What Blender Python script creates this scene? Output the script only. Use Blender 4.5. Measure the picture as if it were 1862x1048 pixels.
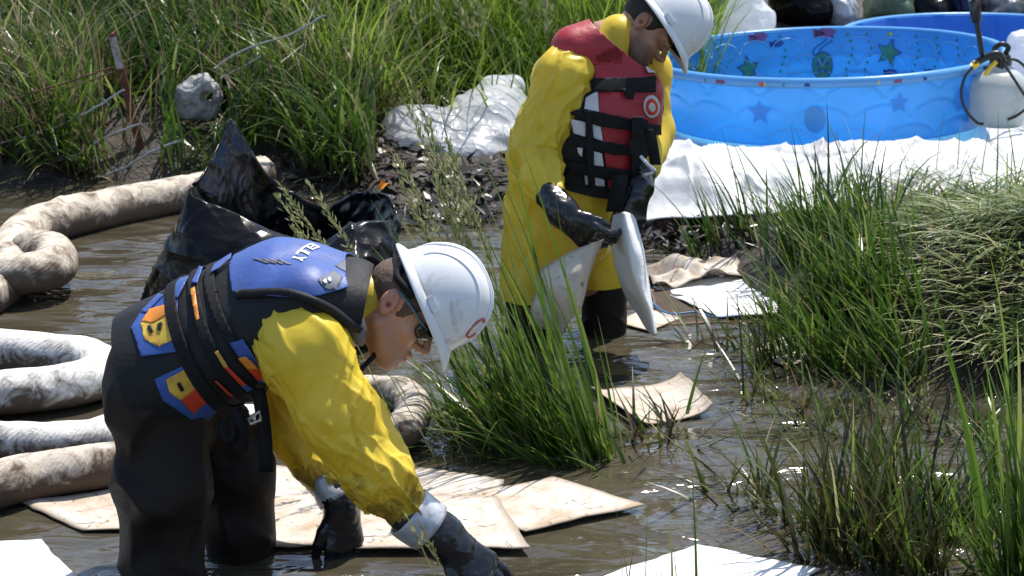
import bpy, bmesh, math, random
import numpy as np
from mathutils import Vector, Matrix
from mathutils.bvhtree import BVHTree

for o in list(bpy.data.objects):
    bpy.data.objects.remove(o)
scene = bpy.context.scene
COL = scene.collection
R = math.radians

# ------------------------------------------------------------ camera, sky, sun, exposure
PITCH, FPX, CX, CY, CAMH = R(15.8), 3700.0, 931.0, 524.0, 2.0
cam = bpy.data.cameras.new('camera')
cam_o = bpy.data.objects.new('camera', cam); COL.objects.link(cam_o)
cam_o.location = (0, 0, CAMH)
cam_o.rotation_euler = (math.pi/2 - PITCH, 0, 0)
cam.sensor_width = 36; cam.lens = 36*FPX/1862
cam.clip_start = 0.05; cam.clip_end = 2000
cam.dof.use_dof = True; cam.dof.focus_distance = 5.2; cam.dof.aperture_fstop = 9
scene.camera = cam_o

SUN_EL = R(62)
SUN_AZ = (0.50, 0.80)                     # towards the sun, horizontally
n_ = math.hypot(*SUN_AZ); SUN_AZ = (SUN_AZ[0]/n_, SUN_AZ[1]/n_)
to_sun = Vector((SUN_AZ[0]*math.cos(SUN_EL), SUN_AZ[1]*math.cos(SUN_EL), math.sin(SUN_EL)))
world = bpy.data.worlds.new('World'); scene.world = world; world.use_nodes = True
wn = world.node_tree.nodes; wl = world.node_tree.links
sky = wn.new('ShaderNodeTexSky'); sky.sky_type = 'NISHITA'; sky.sun_disc = False
sky.sun_elevation = SUN_EL; sky.sun_rotation = math.atan2(SUN_AZ[0], SUN_AZ[1])
wl.new(sky.outputs[0], wn['Background'].inputs[0]); wn['Background'].inputs[1].default_value = 0.145
sl = bpy.data.lights.new('sun', 'SUN'); sl.energy = 4.4; sl.angle = R(0.53); sl.color = (1, 0.955, 0.88)
sun_o = bpy.data.objects.new('sun', sl); COL.objects.link(sun_o)
sun_o.rotation_euler = to_sun.to_track_quat('Z', 'Y').to_euler()
sun_o.location = (6, 6, 12)
scene.view_settings.view_transform = 'Standard'; scene.view_settings.look = 'None'
scene.view_settings.exposure = 0.5; scene.view_settings.gamma = 1; scene.view_settings.use_curve_mapping = False
scene.render.engine = 'CYCLES'
scene.cycles.max_bounces = 8; scene.cycles.transparent_max_bounces = 8

# ------------------------------------------------------------ measuring helpers
UPV = np.array([0, math.sin(PITCH), math.cos(PITCH)]); FWD = np.array([0, math.cos(PITCH), -math.sin(PITCH)])
RT = np.array([1.0, 0, 0]); CAM = np.array([0, 0, CAMH])
def ray(px, py):
    return RT*(px-CX)/FPX - UPV*(py-CY)/FPX + FWD
def P(px, py, Y):
    d = ray(px, py); return CAM + d*(Y/d[1])
def G(px, py, z=0.0):
    d = ray(px, py); return CAM + d*((z-CAMH)/d[2])
def pix(p):
    p = np.asarray(p) - CAM; d = p @ FWD
    return CX + FPX*(p @ RT)/d, CY - FPX*(p @ UPV)/d
def img(dx, dy):                 # unit direction lying in the picture plane's orientation
    v = RT*dx - UPV*dy; return v/np.linalg.norm(v)
def unit(v):
    v = np.asarray(v, float); return v/np.linalg.norm(v)
rng = np.random.default_rng(7)
random.seed(7)

# ------------------------------------------------------------ noise
def _hash(ix, iy, iz, seed):
    with np.errstate(over='ignore'):
        h = (ix.astype(np.uint32)*np.uint32(374761393) + iy.astype(np.uint32)*np.uint32(668265263)
             + iz.astype(np.uint32)*np.uint32(2246822519) + np.uint32(seed*3266489917 & 0xffffffff))
        h = (h ^ (h >> np.uint32(13)))*np.uint32(1274126177)
        h = h ^ (h >> np.uint32(16))
    return h.astype(np.float64)/4294967295.0
def noise(p, scale=1.0, seed=0):
    p = np.asarray(p, float)*scale
    i = np.floor(p).astype(np.int64); f = p-i; u = f*f*f*(f*(f*6-15)+10)
    r = 0
    for a in (0, 1):
        for b in (0, 1):
            for c in (0, 1):
                w = (u[:, 0] if a else 1-u[:, 0])*(u[:, 1] if b else 1-u[:, 1])*(u[:, 2] if c else 1-u[:, 2])
                r = r + w*_hash(i[:, 0]+a, i[:, 1]+b, i[:, 2]+c, seed)
    return r*2-1
def ridged(p, scale, seed=0):
    return 1-2*np.abs(noise(p, scale, seed))
def voro(p, scale, seed=0):
    """squared distance to the nearest of scattered seeds: dished facets between sharp creases"""
    p = np.asarray(p, float)*scale; i = np.floor(p).astype(np.int64); best = np.full(len(p), 9.0)
    for a in (-1, 0, 1):
        for b in (-1, 0, 1):
            for c in (-1, 0, 1):
                x, y, z = i[:, 0]+a, i[:, 1]+b, i[:, 2]+c
                d = (x+_hash(x, y, z, seed)-p[:, 0])**2+(y+_hash(x, y, z, seed+101)-p[:, 1])**2+(z+_hash(x, y, z, seed+202)-p[:, 2])**2
                best = np.minimum(best, d)
    return best
def facets(p, scale, seed=0, warp=.30):
    p = np.asarray(p, float)
    w = np.stack([noise(p, scale*.7, seed+11), noise(p, scale*.7, seed+12), noise(p, scale*.7, seed+13)], 1)*warp/scale
    q = p+w
    return 1.2*(voro(q, scale*.7, seed)-.28)+.55*(voro(q, scale*1.6, seed+3)-.28)
def plane_folds(X, Y, n, seed, box, amp=.03, wid=(.006, .025), length=(.15, .7), mean=None, sd=.6):
    """sharp creases strewn over a sheet: box x0, x1, y0, y1"""
    r = np.random.default_rng(seed); h = np.zeros(len(X))
    for k in range(n):
        x0, y0 = r.uniform(box[0], box[1]), r.uniform(box[2], box[3]); th = r.uniform(0, math.pi) if mean is None else r.normal(mean, sd)
        ln = r.uniform(*length)*.5; wd = r.uniform(*wid); am = amp*r.uniform(.3, 1.2)*(1 if r.random() < .7 else -.7); cv = r.normal(0, .5)/max(ln, .05)
        x = (X-x0)*math.cos(th)+(Y-y0)*math.sin(th); y = -(X-x0)*math.sin(th)+(Y-y0)*math.cos(th)-cv*x*x*.5
        tp = np.clip(1-(np.abs(x)/ln)**2, 0, 1)
        h += am*tp*np.where(y > 0, np.exp(-y/(wd*2.5)), np.exp(y/(wd*.8)))
    return h
def crumple(p, scale, seed=0, warp=0.35):
    p = np.asarray(p, float)
    w = np.stack([noise(p, scale*.6, seed+11), noise(p, scale*.6, seed+12), noise(p, scale*.6, seed+13)], 1)*warp/scale
    q = p+w
    return .6*ridged(q, scale, seed)+.3*ridged(q, scale*2.1, seed+1)+.15*ridged(q, scale*4.3, seed+2)

# ------------------------------------------------------------ mesh helpers
def set_props(o, label=None, cat=None, group=None, kind=None):
    if label: o['label'] = label
    if cat: o['category'] = cat
    if group: o['group'] = group
    if kind: o['kind'] = kind
    return o
def thing(name, label, cat, loc, group=None):
    o = bpy.data.objects.new(name, None); COL.objects.link(o)
    o.empty_display_size = .1; o.location = Vector([float(c) for c in loc])
    return set_props(o, label, cat, group)
def origin(parent):
    l = np.zeros(3)
    while parent is not None:
        l = l+np.array(parent.location); parent = parent.parent
    return l
def mesh_np(name, verts, faces, m=None, parent=None, smooth=True, attrs=None, base=None):
    """verts (n,3) world positions, faces (m,3|4) int array or list of tuples"""
    verts = np.asarray(verts, float)
    off = origin(parent)
    if parent is None and base is not None: off = np.asarray(base, float)
    me = bpy.data.meshes.new(name)
    v = (verts-off).astype(np.float32)
    if isinstance(faces, np.ndarray):
        k = faces.shape[1]; nf = len(faces)
        me.vertices.add(len(v)); me.vertices.foreach_set('co', v.ravel())
        me.loops.add(nf*k); me.loops.foreach_set('vertex_index', faces.astype(np.int32).ravel())
        me.polygons.add(nf); me.polygons.foreach_set('loop_start', np.arange(0, nf*k, k, dtype=np.int32))
        me.polygons.foreach_set('loop_total', np.full(nf, k, np.int32))
        me.update(calc_edges=True); me.validate()
    else:
        me.from_pydata(v.tolist(), [], [tuple(int(i) for i in f) for f in faces]); me.update()
    if smooth: me.polygons.foreach_set('use_smooth', np.ones(len(me.polygons), bool))
    for k_, a in (attrs or {}).items():
        at = me.attributes.new(k_, 'FLOAT', 'POINT'); at.data.foreach_set('value', np.asarray(a, np.float32))
    if m is not None: me.materials.append(m)
    o = bpy.data.objects.new(name, me); COL.objects.link(o)
    if parent is not None: o.parent = parent
    elif base is not None: o.location = Vector([float(c) for c in base])
    return o
def grid_faces(nu, nv, wrap=False):
    a = np.arange(nu*nv).reshape(nu, nv)
    if wrap: a = np.concatenate([a, a[:, :1]], 1)
    return np.stack([a[:-1, :-1], a[1:, :-1], a[1:, 1:], a[:-1, 1:]], -1).reshape(-1, 4)
def vnormals(v, f):
    n = np.zeros_like(v)
    a = v[f[:, 2]]-v[f[:, 0]]; b = v[f[:, 3 if f.shape[1] > 3 else 1]]-v[f[:, 1 if f.shape[1] > 3 else 0]]
    fn = np.cross(a, b) if f.shape[1] > 3 else np.cross(v[f[:, 1]]-v[f[:, 0]], v[f[:, 2]]-v[f[:, 0]])
    for k in range(f.shape[1]): np.add.at(n, f[:, k], fn)
    return n/np.maximum(np.linalg.norm(n, axis=1, keepdims=True), 1e-12)
def catmull(pts, n):
    pts = np.asarray(pts, float)
    q = np.concatenate([2*pts[:1]-pts[1:2], pts, 2*pts[-1:]-pts[-2:-1]])
    t = np.linspace(0, len(pts)-1-1e-9, n); i = t.astype(int); u = (t-i).reshape((-1,)+(1,)*(pts.ndim-1))
    p0, p1, p2, p3 = q[i], q[i+1], q[i+2], q[i+3]
    return .5*(2*p1+(p2-p0)*u+(2*p0-5*p1+4*p2-p3)*u*u+(3*p1-p0-3*p2+p3)*u**3)
def tube_geo(pts, rad, sides=8, cap=True):
    pts = np.asarray(pts, float); n = len(pts)
    rad = np.broadcast_to(np.asarray(rad, float), (n,)).copy()
    tan = np.gradient(pts, axis=0); tan /= np.maximum(np.linalg.norm(tan, axis=1, keepdims=True), 1e-9)
    ref = np.array([0, 0, 1.0]) if abs(tan[0][2]) < .9 else np.array([1.0, 0, 0])
    u = unit(np.cross(tan[0], ref)); V = []
    for i in range(n):
        u = unit(u-tan[i]*np.dot(u, tan[i])); w = np.cross(tan[i], u)
        a = np.linspace(0, 2*math.pi, sides, endpoint=False)
        V.append(pts[i]+rad[i]*(np.cos(a)[:, None]*u+np.sin(a)[:, None]*w))
    V = np.concatenate(V); F = grid_faces(n, sides, True)
    if cap:
        c = len(V); V = np.concatenate([V, pts[:1], pts[-1:]])
        ex = [(c, (k+1) % sides, k, k) for k in range(sides)]
        b = (n-1)*sides
        F2 = np.array([(c, k, (k+1) % sides) for k in range(sides)]+[(c+1, b+(k+1) % sides, b+k) for k in range(sides)])
        return V, [tuple(x[::-1]) for x in F]+[tuple(x) for x in F2]
    return V, F[:, ::-1]
def tube(name, pts, rad, m, parent=None, sides=8, base=None):
    v, f = tube_geo(pts, rad, sides)
    return mesh_np(name, v, f, m, parent, base=base)
def join_geo(lst):
    V = []; F = []; o = 0
    for v, f in lst:
        V.append(np.asarray(v)); F += [tuple(int(i)+o for i in q) for q in f]; o += len(v)
    return np.concatenate(V), F
def box_geo(c, ax, ay, az):
    c = np.asarray(c); V = []
    for sx in (-1, 1):
        for sy in (-1, 1):
            for sz in (-1, 1): V.append(c+sx*np.asarray(ax)+sy*np.asarray(ay)+sz*np.asarray(az))
    return np.array(V), [(0, 1, 3, 2), (4, 6, 7, 5), (0, 4, 5, 1), (2, 3, 7, 6), (0, 2, 6, 4), (1, 5, 7, 3)]
def ball_geo(c, r, nu=10, nv=14):
    V = []
    for i in range(nu+1):
        t = math.pi*i/nu
        for j in range(nv):
            a = 2*math.pi*j/nv
            V.append(np.asarray(c)+np.asarray(r)*np.array([math.sin(t)*math.cos(a), math.sin(t)*math.sin(a), math.cos(t)]))
    return np.array(V), [tuple(x) for x in grid_faces(nu+1, nv, True)]

# ------------------------------------------------------------ signed-distance modeller
def cone(a, b, ra, rb, k=.03, lat=None, s=1.0, sub=False):
    return dict(t='c', a=np.asarray(a, float), b=np.asarray(b, float), ra=ra, rb=rb, k=k,
                lat=None if lat is None else unit(lat), s=s, sub=sub)
def ell(c, r, k=.02, M=None, sub=False):
    return dict(t='e', c=np.asarray(c, float), r=np.asarray(r, float), k=k, M=None if M is None else np.asarray(M, float), sub=sub)
def sdf_mesh(prims, vox, smooth_iters=1):
    bb = []
    for p in prims:
        if p['t'] == 'c':
            rm = max(p['ra'], p['rb'])*max(1, p['s'])
            lo = np.minimum(p['a'], p['b'])-rm; hi = np.maximum(p['a'], p['b'])+rm
            if p['lat'] is not None:
                pass
        else:
            rm = p['r'] if p['M'] is None else np.full(3, p['r'].max())
            lo = p['c']-rm; hi = p['c']+rm
        bb.append((lo, hi))
    LO = np.min([b[0] for b, p in zip(bb, prims) if not p['sub']], 0)-4*vox
    HI = np.max([b[1] for b, p in zip(bb, prims) if not p['sub']], 0)+4*vox
    n = np.ceil((HI-LO)/vox).astype(int)+1
    f = np.full(n, .25, np.float32)
    ax = [LO[i]+vox*np.arange(n[i]) for i in range(3)]
    for p, (lo, hi) in zip(prims, bb):
        mg = p['k']+3*vox
        i0 = np.clip(np.floor((lo-mg-LO)/vox).astype(int), 0, n-1); i1 = np.clip(np.ceil((hi+mg-LO)/vox).astype(int)+1, 1, n)
        if np.any(i1 <= i0): continue
        sl_ = tuple(slice(a, b) for a, b in zip(i0, i1))
        X = np.stack(np.meshgrid(*[ax[i][sl_[i]] for i in range(3)], indexing='ij'), -1)
        if p['t'] == 'c':
            ab = p['b']-p['a']; q = X-p['a']
            if p['lat'] is not None:
                q = q-p['lat']*((q @ p['lat'])*(1-1/p['s']))[..., None]
                ab = ab-p['lat']*(ab @ p['lat'])*(1-1/p['s'])
            t = np.clip((q @ ab)/max(ab @ ab, 1e-12), 0, 1)
            d = np.linalg.norm(q-t[..., None]*ab, axis=-1)-(p['ra']+(p['rb']-p['ra'])*t)
        else:
            q = X-p['c']
            if p['M'] is not None: q = q @ p['M']          # M columns = local axes
            l = np.linalg.norm(q/p['r'], axis=-1); g = np.linalg.norm(q/(p['r']**2), axis=-1)
            d = l*(l-1)/np.maximum(g, 1e-9)
        k = p['k']; a = f[sl_]
        if p['sub']:
            d = -d; h = np.maximum(k-np.abs(a-d), 0)/k if k > 0 else 0
            f[sl_] = np.maximum(a, d)+h*h*k/4
        else:
            h = np.maximum(k-np.abs(a-d), 0)/k if k > 0 else 0
            f[sl_] = np.minimum(a, d)-h*h*k/4
    s = f < 0
    c8 = [(a, b, c) for a in (0, 1) for b in (0, 1) for c in (0, 1)]
    sub = lambda A, o: A[o[0]:A.shape[0]-1+o[0], o[1]:A.shape[1]-1+o[1], o[2]:A.shape[2]-1+o[2]]
    cnt = sum(sub(s, o).astype(np.int8) for o in c8)
    act = np.argwhere((cnt > 0) & (cnt < 8))
    idx = np.full(np.array(f.shape)-1, -1, np.int64); idx[tuple(act.T)] = np.arange(len(act))
    fv = {o: f[act[:, 0]+o[0], act[:, 1]+o[1], act[:, 2]+o[2]] for o in c8}
    acc = np.zeros((len(act), 3)); num = np.zeros(len(act))
    for o in c8:
        for d in range(3):
            if o[d] == 0:
                o2 = list(o); o2[d] = 1; o2 = tuple(o2)
                A, B = fv[o], fv[o2]; cr = (A < 0) != (B < 0)
                t = np.where(cr, A/np.where(cr, A-B, 1), 0)
                pos = np.tile(np.array(o, float), (len(act), 1)); pos[:, d] = t
                acc += pos*cr[:, None]; num += cr
    V = LO+vox*(act+acc/np.maximum(num, 1)[:, None])
    Fs = []
    for d in range(3):
        e1, e2 = [(1, 2), (2, 0), (0, 1)][d]
        s0 = [slice(None)]*3; s1 = [slice(None)]*3
        s0[d] = slice(0, -1); s1[d] = slice(1, None)
        a = s[tuple(s0)]; b = s[tuple(s1)]
        E = np.argwhere(a != b)
        ok = (E[:, e1] > 0) & (E[:, e2] > 0) & (E[:, e1] < idx.shape[e1]) & (E[:, e2] < idx.shape[e2])
        E = E[ok]; ins = a[tuple(E.T)]
        def cell(d1, d2):
            q = E.copy(); q[:, e1] -= d1; q[:, e2] -= d2; return idx[tuple(q.T)]
        Q = np.stack([cell(1, 1), cell(0, 1), cell(0, 0), cell(1, 0)], 1)
        Q[~ins] = Q[~ins][:, ::-1]
        Fs.append(Q)
    F = np.concatenate(Fs); F = F[(F >= 0).all(1)]
    for _ in range(smooth_iters):
        S = np.zeros_like(V); C = np.zeros(len(V))
        for k in range(4):
            np.add.at(S, F[:, k], V[F[:, (k+1) % 4]]+V[F[:, (k+3) % 4]]); np.add.at(C, F[:, k], 2)
        V = V*.5+.5*S/np.maximum(C, 1)[:, None]
    return V, F
def slice_geo(V, F, planes, facing=None, lift=.004):
    """cut a surface to the inside of the planes (point, outward normal), lifted off it; facing keeps faces turned to a viewpoint"""
    bm = bmesh.new()
    vs = [bm.verts.new(v) for v in V]
    for f in F:
        try: bm.faces.new([vs[i] for i in f])
        except ValueError: pass
    bm.normal_update()
    if facing is not None:
        fc = Vector(facing)
        bmesh.ops.delete(bm, geom=[f for f in bm.faces if f.normal.dot(fc-f.calc_center_median()) < 0], context='FACES')
    for p, nn in planes:
        bmesh.ops.bisect_plane(bm, geom=bm.verts[:]+bm.edges[:]+bm.faces[:], plane_co=Vector(p), plane_no=Vector(nn), clear_outer=True)
    bm.normal_update()
    lo = [v for v in bm.verts if not v.link_faces]
    bmesh.ops.delete(bm, geom=lo, context='VERTS')
    bm.verts.index_update()
    v = np.array([list(x.co+x.normal*lift) for x in bm.verts]) if len(bm.verts) else np.zeros((0, 3))
    f = [tuple(x.index for x in q.verts) for q in bm.faces]
    bm.free()
    return v, f
def poly_planes(poly):
    """planes through the viewpoint and the edges of a convex picture polygon"""
    ds = [ray(*p) for p in poly]; c = sum(ds)/len(ds); out = []
    for i in range(len(ds)):
        nn = np.cross(ds[i], ds[(i+1) % len(ds)]); nn = unit(nn)
        if nn @ c > 0: nn = -nn
        out.append((CAM, nn))
    return out
def solid(o, t, off=1.0):
    md = o.modifiers.new('thickness', 'SOLIDIFY'); md.thickness = t; md.offset = off
    return o
def decal(name, src, poly, m, parent, lift=.004, thick=.003):
    v, f = slice_geo(src[0], src[1], poly_planes(poly), facing=CAM, lift=lift)
    if len(f) == 0: return None
    return solid(mesh_np(name, v, f, m, parent), thick)

# ------------------------------------------------------------ materials
def nodes_of(name):
    m = bpy.data.materials.new(name); m.use_nodes = True
    nt = m.node_tree; return m, nt, nt.nodes['Principled BSDF'], nt.nodes['Material Output']
def tex_noise(nt, coord, scale, detail=6, rough=.6, dist=0.0, sc3=None):
    n = nt.nodes.new('ShaderNodeTexNoise'); n.inputs['Scale'].default_value = scale
    n.inputs['Detail'].default_value = detail; n.inputs['Roughness'].default_value = rough
    n.inputs['Distortion'].default_value = dist
    if sc3:
        mp = nt.nodes.new('ShaderNodeMapping'); mp.inputs['Scale'].default_value = sc3
        nt.links.new(coord, mp.inputs['Vector']); coord = mp.outputs[0]
    nt.links.new(coord, n.inputs['Vector']); return n.outputs[0]
def ramp(nt, fac, stops):
    r = nt.nodes.new('ShaderNodeValToRGB'); nt.links.new(fac, r.inputs[0])
    els = r.color_ramp.elements
    while len(els) < len(stops): els.new(.5)
    for e, (p, c) in zip(els, stops):
        e.position = p; e.color = (c[0], c[1], c[2], 1) if not isinstance(c, (int, float)) else (c, c, c, 1)
    return r.outputs[0]
def mixc(nt, fac, a, b, mode='MIX'):
    x = nt.nodes.new('ShaderNodeMix'); x.data_type = 'RGBA'; x.blend_type = mode
    for sock, val in ((x.inputs[0], fac), (x.inputs[6], a), (x.inputs[7], b)):
        if isinstance(val, (int, float)): sock.default_value = val
        elif isinstance(val, tuple): sock.default_value = (val[0], val[1], val[2], 1)
        else: nt.links.new(val, sock)
    return x.outputs[2]
def bump(nt, h, strength, dist=.01, prev=None):
    b = nt.nodes.new('ShaderNodeBump'); b.inputs['Strength'].default_value = strength; b.inputs['Distance'].default_value = dist
    nt.links.new(h, b.inputs['Height'])
    if prev is not None: nt.links.new(prev, b.inputs['Normal'])
    return b.outputs[0]
def crease_bump(nt, tc, scale, strength, prev=None, dist=.02):
    """sharp folded-sheet creases: squared Voronoi distance over warped coordinates"""
    nz = nt.nodes.new('ShaderNodeTexNoise'); nz.inputs['Scale'].default_value = scale*.6; nz.inputs['Detail'].default_value = 2; nt.links.new(tc, nz.inputs['Vector'])
    vm = nt.nodes.new('ShaderNodeVectorMath'); vm.operation = 'MULTIPLY_ADD'; vm.inputs[1].default_value = (.9/scale,)*3
    nt.links.new(nz.outputs[1], vm.inputs[0]); nt.links.new(tc, vm.inputs[2]); nrm = prev
    for k, st in ((1, 1.0), (2.3, .6)):
        v = nt.nodes.new('ShaderNodeTexVoronoi'); v.inputs['Scale'].default_value = scale*k; nt.links.new(vm.outputs[0], v.inputs['Vector'])
        sq = nt.nodes.new('ShaderNodeMath'); sq.operation = 'MULTIPLY'; nt.links.new(v.outputs['Distance'], sq.inputs[0]); nt.links.new(v.outputs['Distance'], sq.inputs[1])
        nrm = bump(nt, sq.outputs[0], strength*st, dist/k, nrm)
    return nrm
def mat(name, col, rough=.5, var=.25, vscale=9, bmp=0, bscale=40, bdist=.01, dirt=None, dirt_amt=.5, dscale=14, translucent=0,
        spec=.5, metal=0, crease=0, cscale=12, coat=0, tcol=None):
    m, nt, b, out = nodes_of(name)
    tc = nt.nodes.new('ShaderNodeTexCoord').outputs['Object']
    n1 = tex_noise(nt, tc, vscale, 5)
    lo = tuple(c*(1-var) for c in col); hi = tuple(min(1, c*(1+var)) for c in col)
    c = ramp(nt, n1, [(.3, lo), (.7, hi)])
    if dirt is not None:
        n2 = tex_noise(nt, tc, dscale, 9, .68, .6)
        d = ramp(nt, n2, [(max(0, .62-dirt_amt*.35), 0.0), (.80-dirt_amt*.2, 1.0)])
        c = mixc(nt, d, c, dirt)
    nt.links.new(c, b.inputs['Base Color'])
    b.inputs['Roughness'].default_value = rough; b.inputs['Metallic'].default_value = metal
    b.inputs['Specular IOR Level'].default_value = spec
    b.inputs['Coat Weight'].default_value = coat
    nrm = None
    if bmp: nrm = bump(nt, tex_noise(nt, tc, bscale, 6, .6), bmp, bdist)
    if crease:
        nrm = crease_bump(nt, tc, cscale, crease, nrm)
    if nrm is not None: nt.links.new(nrm, b.inputs['Normal'])
    if translucent:
        t = nt.nodes.new('ShaderNodeBsdfTranslucent'); mx = nt.nodes.new('ShaderNodeMixShader'); mx.inputs[0].default_value = translucent
        if tcol: t.inputs[0].default_value = (*tcol, 1)
        else: nt.links.new(c, t.inputs[0])
        nt.links.new(b.outputs[0], mx.inputs[1]); nt.links.new(t.outputs[0], mx.inputs[2]); nt.links.new(mx.outputs[0], out.inputs[0])
    return m
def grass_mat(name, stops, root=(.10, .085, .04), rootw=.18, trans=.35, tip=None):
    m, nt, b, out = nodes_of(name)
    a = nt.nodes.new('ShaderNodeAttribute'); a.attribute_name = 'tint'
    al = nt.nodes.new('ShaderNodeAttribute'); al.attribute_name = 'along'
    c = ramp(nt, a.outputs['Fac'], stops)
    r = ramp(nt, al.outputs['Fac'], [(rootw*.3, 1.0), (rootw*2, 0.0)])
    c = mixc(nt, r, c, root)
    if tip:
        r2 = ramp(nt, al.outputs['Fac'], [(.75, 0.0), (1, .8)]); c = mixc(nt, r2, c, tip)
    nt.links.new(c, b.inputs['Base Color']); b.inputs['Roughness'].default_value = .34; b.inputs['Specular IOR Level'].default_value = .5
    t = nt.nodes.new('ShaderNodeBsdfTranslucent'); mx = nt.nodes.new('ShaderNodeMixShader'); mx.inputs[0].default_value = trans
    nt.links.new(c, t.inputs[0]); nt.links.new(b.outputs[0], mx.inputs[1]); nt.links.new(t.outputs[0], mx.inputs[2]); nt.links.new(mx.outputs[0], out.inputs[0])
    return m
# ------------------------------------------------------------ setting: ground, water
SH = np.array([[-9, 8.6], [-2.6, 8.75], [-1.9, 8.75], [-1.15, 8.9], [-.85, 8.72], [-.3, 8.35], [.05, 8.2], [.45, 7.85], [.72, 7.45], [.85, 6.9], [1.05, 6.3], [1.3, 6.05], [1.7, 5.9], [2.3, 5.75], [9, 5.5]])
def shore(x): return np.interp(x, SH[:, 0], SH[:, 1])
def zg(x, y):
    x = np.asarray(x, float); y = np.asarray(y, float)
    d = y-shore(x)+.07*np.sin(x*5.1)+.05*np.sin(x*11.3+1)
    under = -.45*np.clip(-d/.8, 0, 1)**.8
    dd = np.clip(d, 0, None)
    left = np.clip((-x-.15)/.9, 0, 1); left = left*left*(3-2*left)
    up_r = .05*(1-np.exp(-dd/.15))+.034*np.minimum(dd, 9)
    up_l = .07*(1-np.exp(-dd/.15))+.17*np.minimum(dd, 5)+.03*np.clip(dd-5, 0, 12)
    z = np.where(d > 0, up_r*(1-left)+up_l*left, under)
    z = z+.25*np.exp(-(((x-2.0)/.62)**2+((y-6.75)/.55)**2))*np.clip(d/.35, 0, 1)
    hole = np.clip((1.0-np.hypot(x-1.49, y-9.5))/.12, 0, 1); z = np.where(hole > 0, np.minimum(z, z*(1-hole)+.10*hole), z)
    hole = np.clip((1.0-np.hypot(x-2.58, y-10.8))/.12, 0, 1); z = np.where(hole > 0, np.minimum(z, z*(1-hole)+.08*hole), z)
    near = np.clip((2.9-y)/1.2, 0, 1); z = np.where(y < 3.2, np.maximum(z, -.45+.95*near), z)
    return z
gx = np.concatenate([[-160, -80, -40, -20, -12, -8, -6, -5], np.linspace(-4.4, 4.4, 177), [5, 6, 8, 12, 20, 40, 80, 160]])
gy = np.concatenate([[-120, -60, -30, -12, -5, 0], np.linspace(1, 4, 13), np.linspace(4.1, 15.5, 229), [17, 20, 25, 35, 60, 120, 240]])
GX, GY = np.meshgrid(gx, gy, indexing='ij')
gz = zg(GX, GY); pts = np.stack([GX, GY, gz], -1).reshape(-1, 3)
fine = (np.abs(pts[:, 0]) < 5) & (pts[:, 1] < 16)
pts[:, 2] += np.where(fine, .012*noise(pts*[1, 1, 0], 7, 3)+.01*noise(pts*[1, 1, 0], 19, 4), 0)
M = {}
def ground_mat():
    m, nt, b, out = nodes_of('mud_and_turf')
    geo = nt.nodes.new('ShaderNodeNewGeometry'); pos = geo.outputs['Position']
    sep = nt.nodes.new('ShaderNodeSeparateXYZ'); nt.links.new(pos, sep.inputs[0])
    n1 = tex_noise(nt, pos, 9, 8, .65); n2 = tex_noise(nt, pos, 45, 6, .6)
    c = ramp(nt, n1, [(.3, (.018, .013, .009)), (.55, (.05, .036, .024)), (.75, (.10, .075, .05))])
    far = nt.nodes.new('ShaderNodeMapRange'); far.inputs[1].default_value = 13; far.inputs[2].default_value = 20
    nt.links.new(sep.outputs[1], far.inputs[0])
    gcol = ramp(nt, n2, [(.3, (.03, .06, .012)), (.7, (.07, .12, .03))])
    nt.links.new(mixc(nt, far.outputs[0], c, gcol), b.inputs['Base Color'])
    nt.links.new(ramp(nt, n1, [(.3, .25), (.65, .75)]), b.inputs['Roughness'])
    nt.links.new(bump(nt, n2, .9, .03, bump(nt, n1, .6, .06)), b.inputs['Normal'])
    return m
set_props(mesh_np('ground', pts, grid_faces(len(gx), len(gy)), ground_mat()), kind='structure')
def water_mat():
    m, nt, b, out = nodes_of('muddy_water')
    pos = nt.nodes.new('ShaderNodeNewGeometry').outputs['Position']
    n1 = tex_noise(nt, pos, 1.3, 6, .6, .4)
    n3 = tex_noise(nt, pos, 5, 6, .65, .8)
    c = ramp(nt, n1, [(.3, (.048, .041, .027)), (.7, (.085, .072, .046))])
    c = mixc(nt, ramp(nt, n3, [(.55, 0.0), (.75, .4)]), c, (.03, .026, .02))
    nt.links.new(c, b.inputs['Base Color'])
    b.inputs['Roughness'].default_value = .07; b.inputs['IOR'].default_value = 1.52
    w1 = tex_noise(nt, pos, 3.4, 1.5, .45, .9, (.7, 1.3, 1)); w2 = tex_noise(nt, pos, 11, 2, .5, 1.2, (.6, 1.3, 1)); w3 = tex_noise(nt, pos, 2.2, 2, .5)
    s = ramp(nt, w3, [(.35, .25), (.65, 1.0)])
    mul = nt.nodes.new('ShaderNodeMath'); mul.operation = 'MULTIPLY'; nt.links.new(w2, mul.inputs[0]); nt.links.new(s, mul.inputs[1])
    nt.links.new(bump(nt, mul.outputs[0], .42, .04, bump(nt, w1, .6, .13)), b.inputs['Normal'])
    return m
wx = np.concatenate([[-90, -30, -10], np.linspace(-5, 5, 41), [10, 30, 90]]); wy = np.concatenate([[2.2], np.linspace(2.6, 10.5, 60)])
WX, WY = np.meshgrid(wx, wy, indexing='ij')
set_props(mesh_np('water', np.stack([WX, WY, 0*WX], -1).reshape(-1, 3), grid_faces(len(wx), len(wy)), water_mat()), kind='structure')

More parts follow.
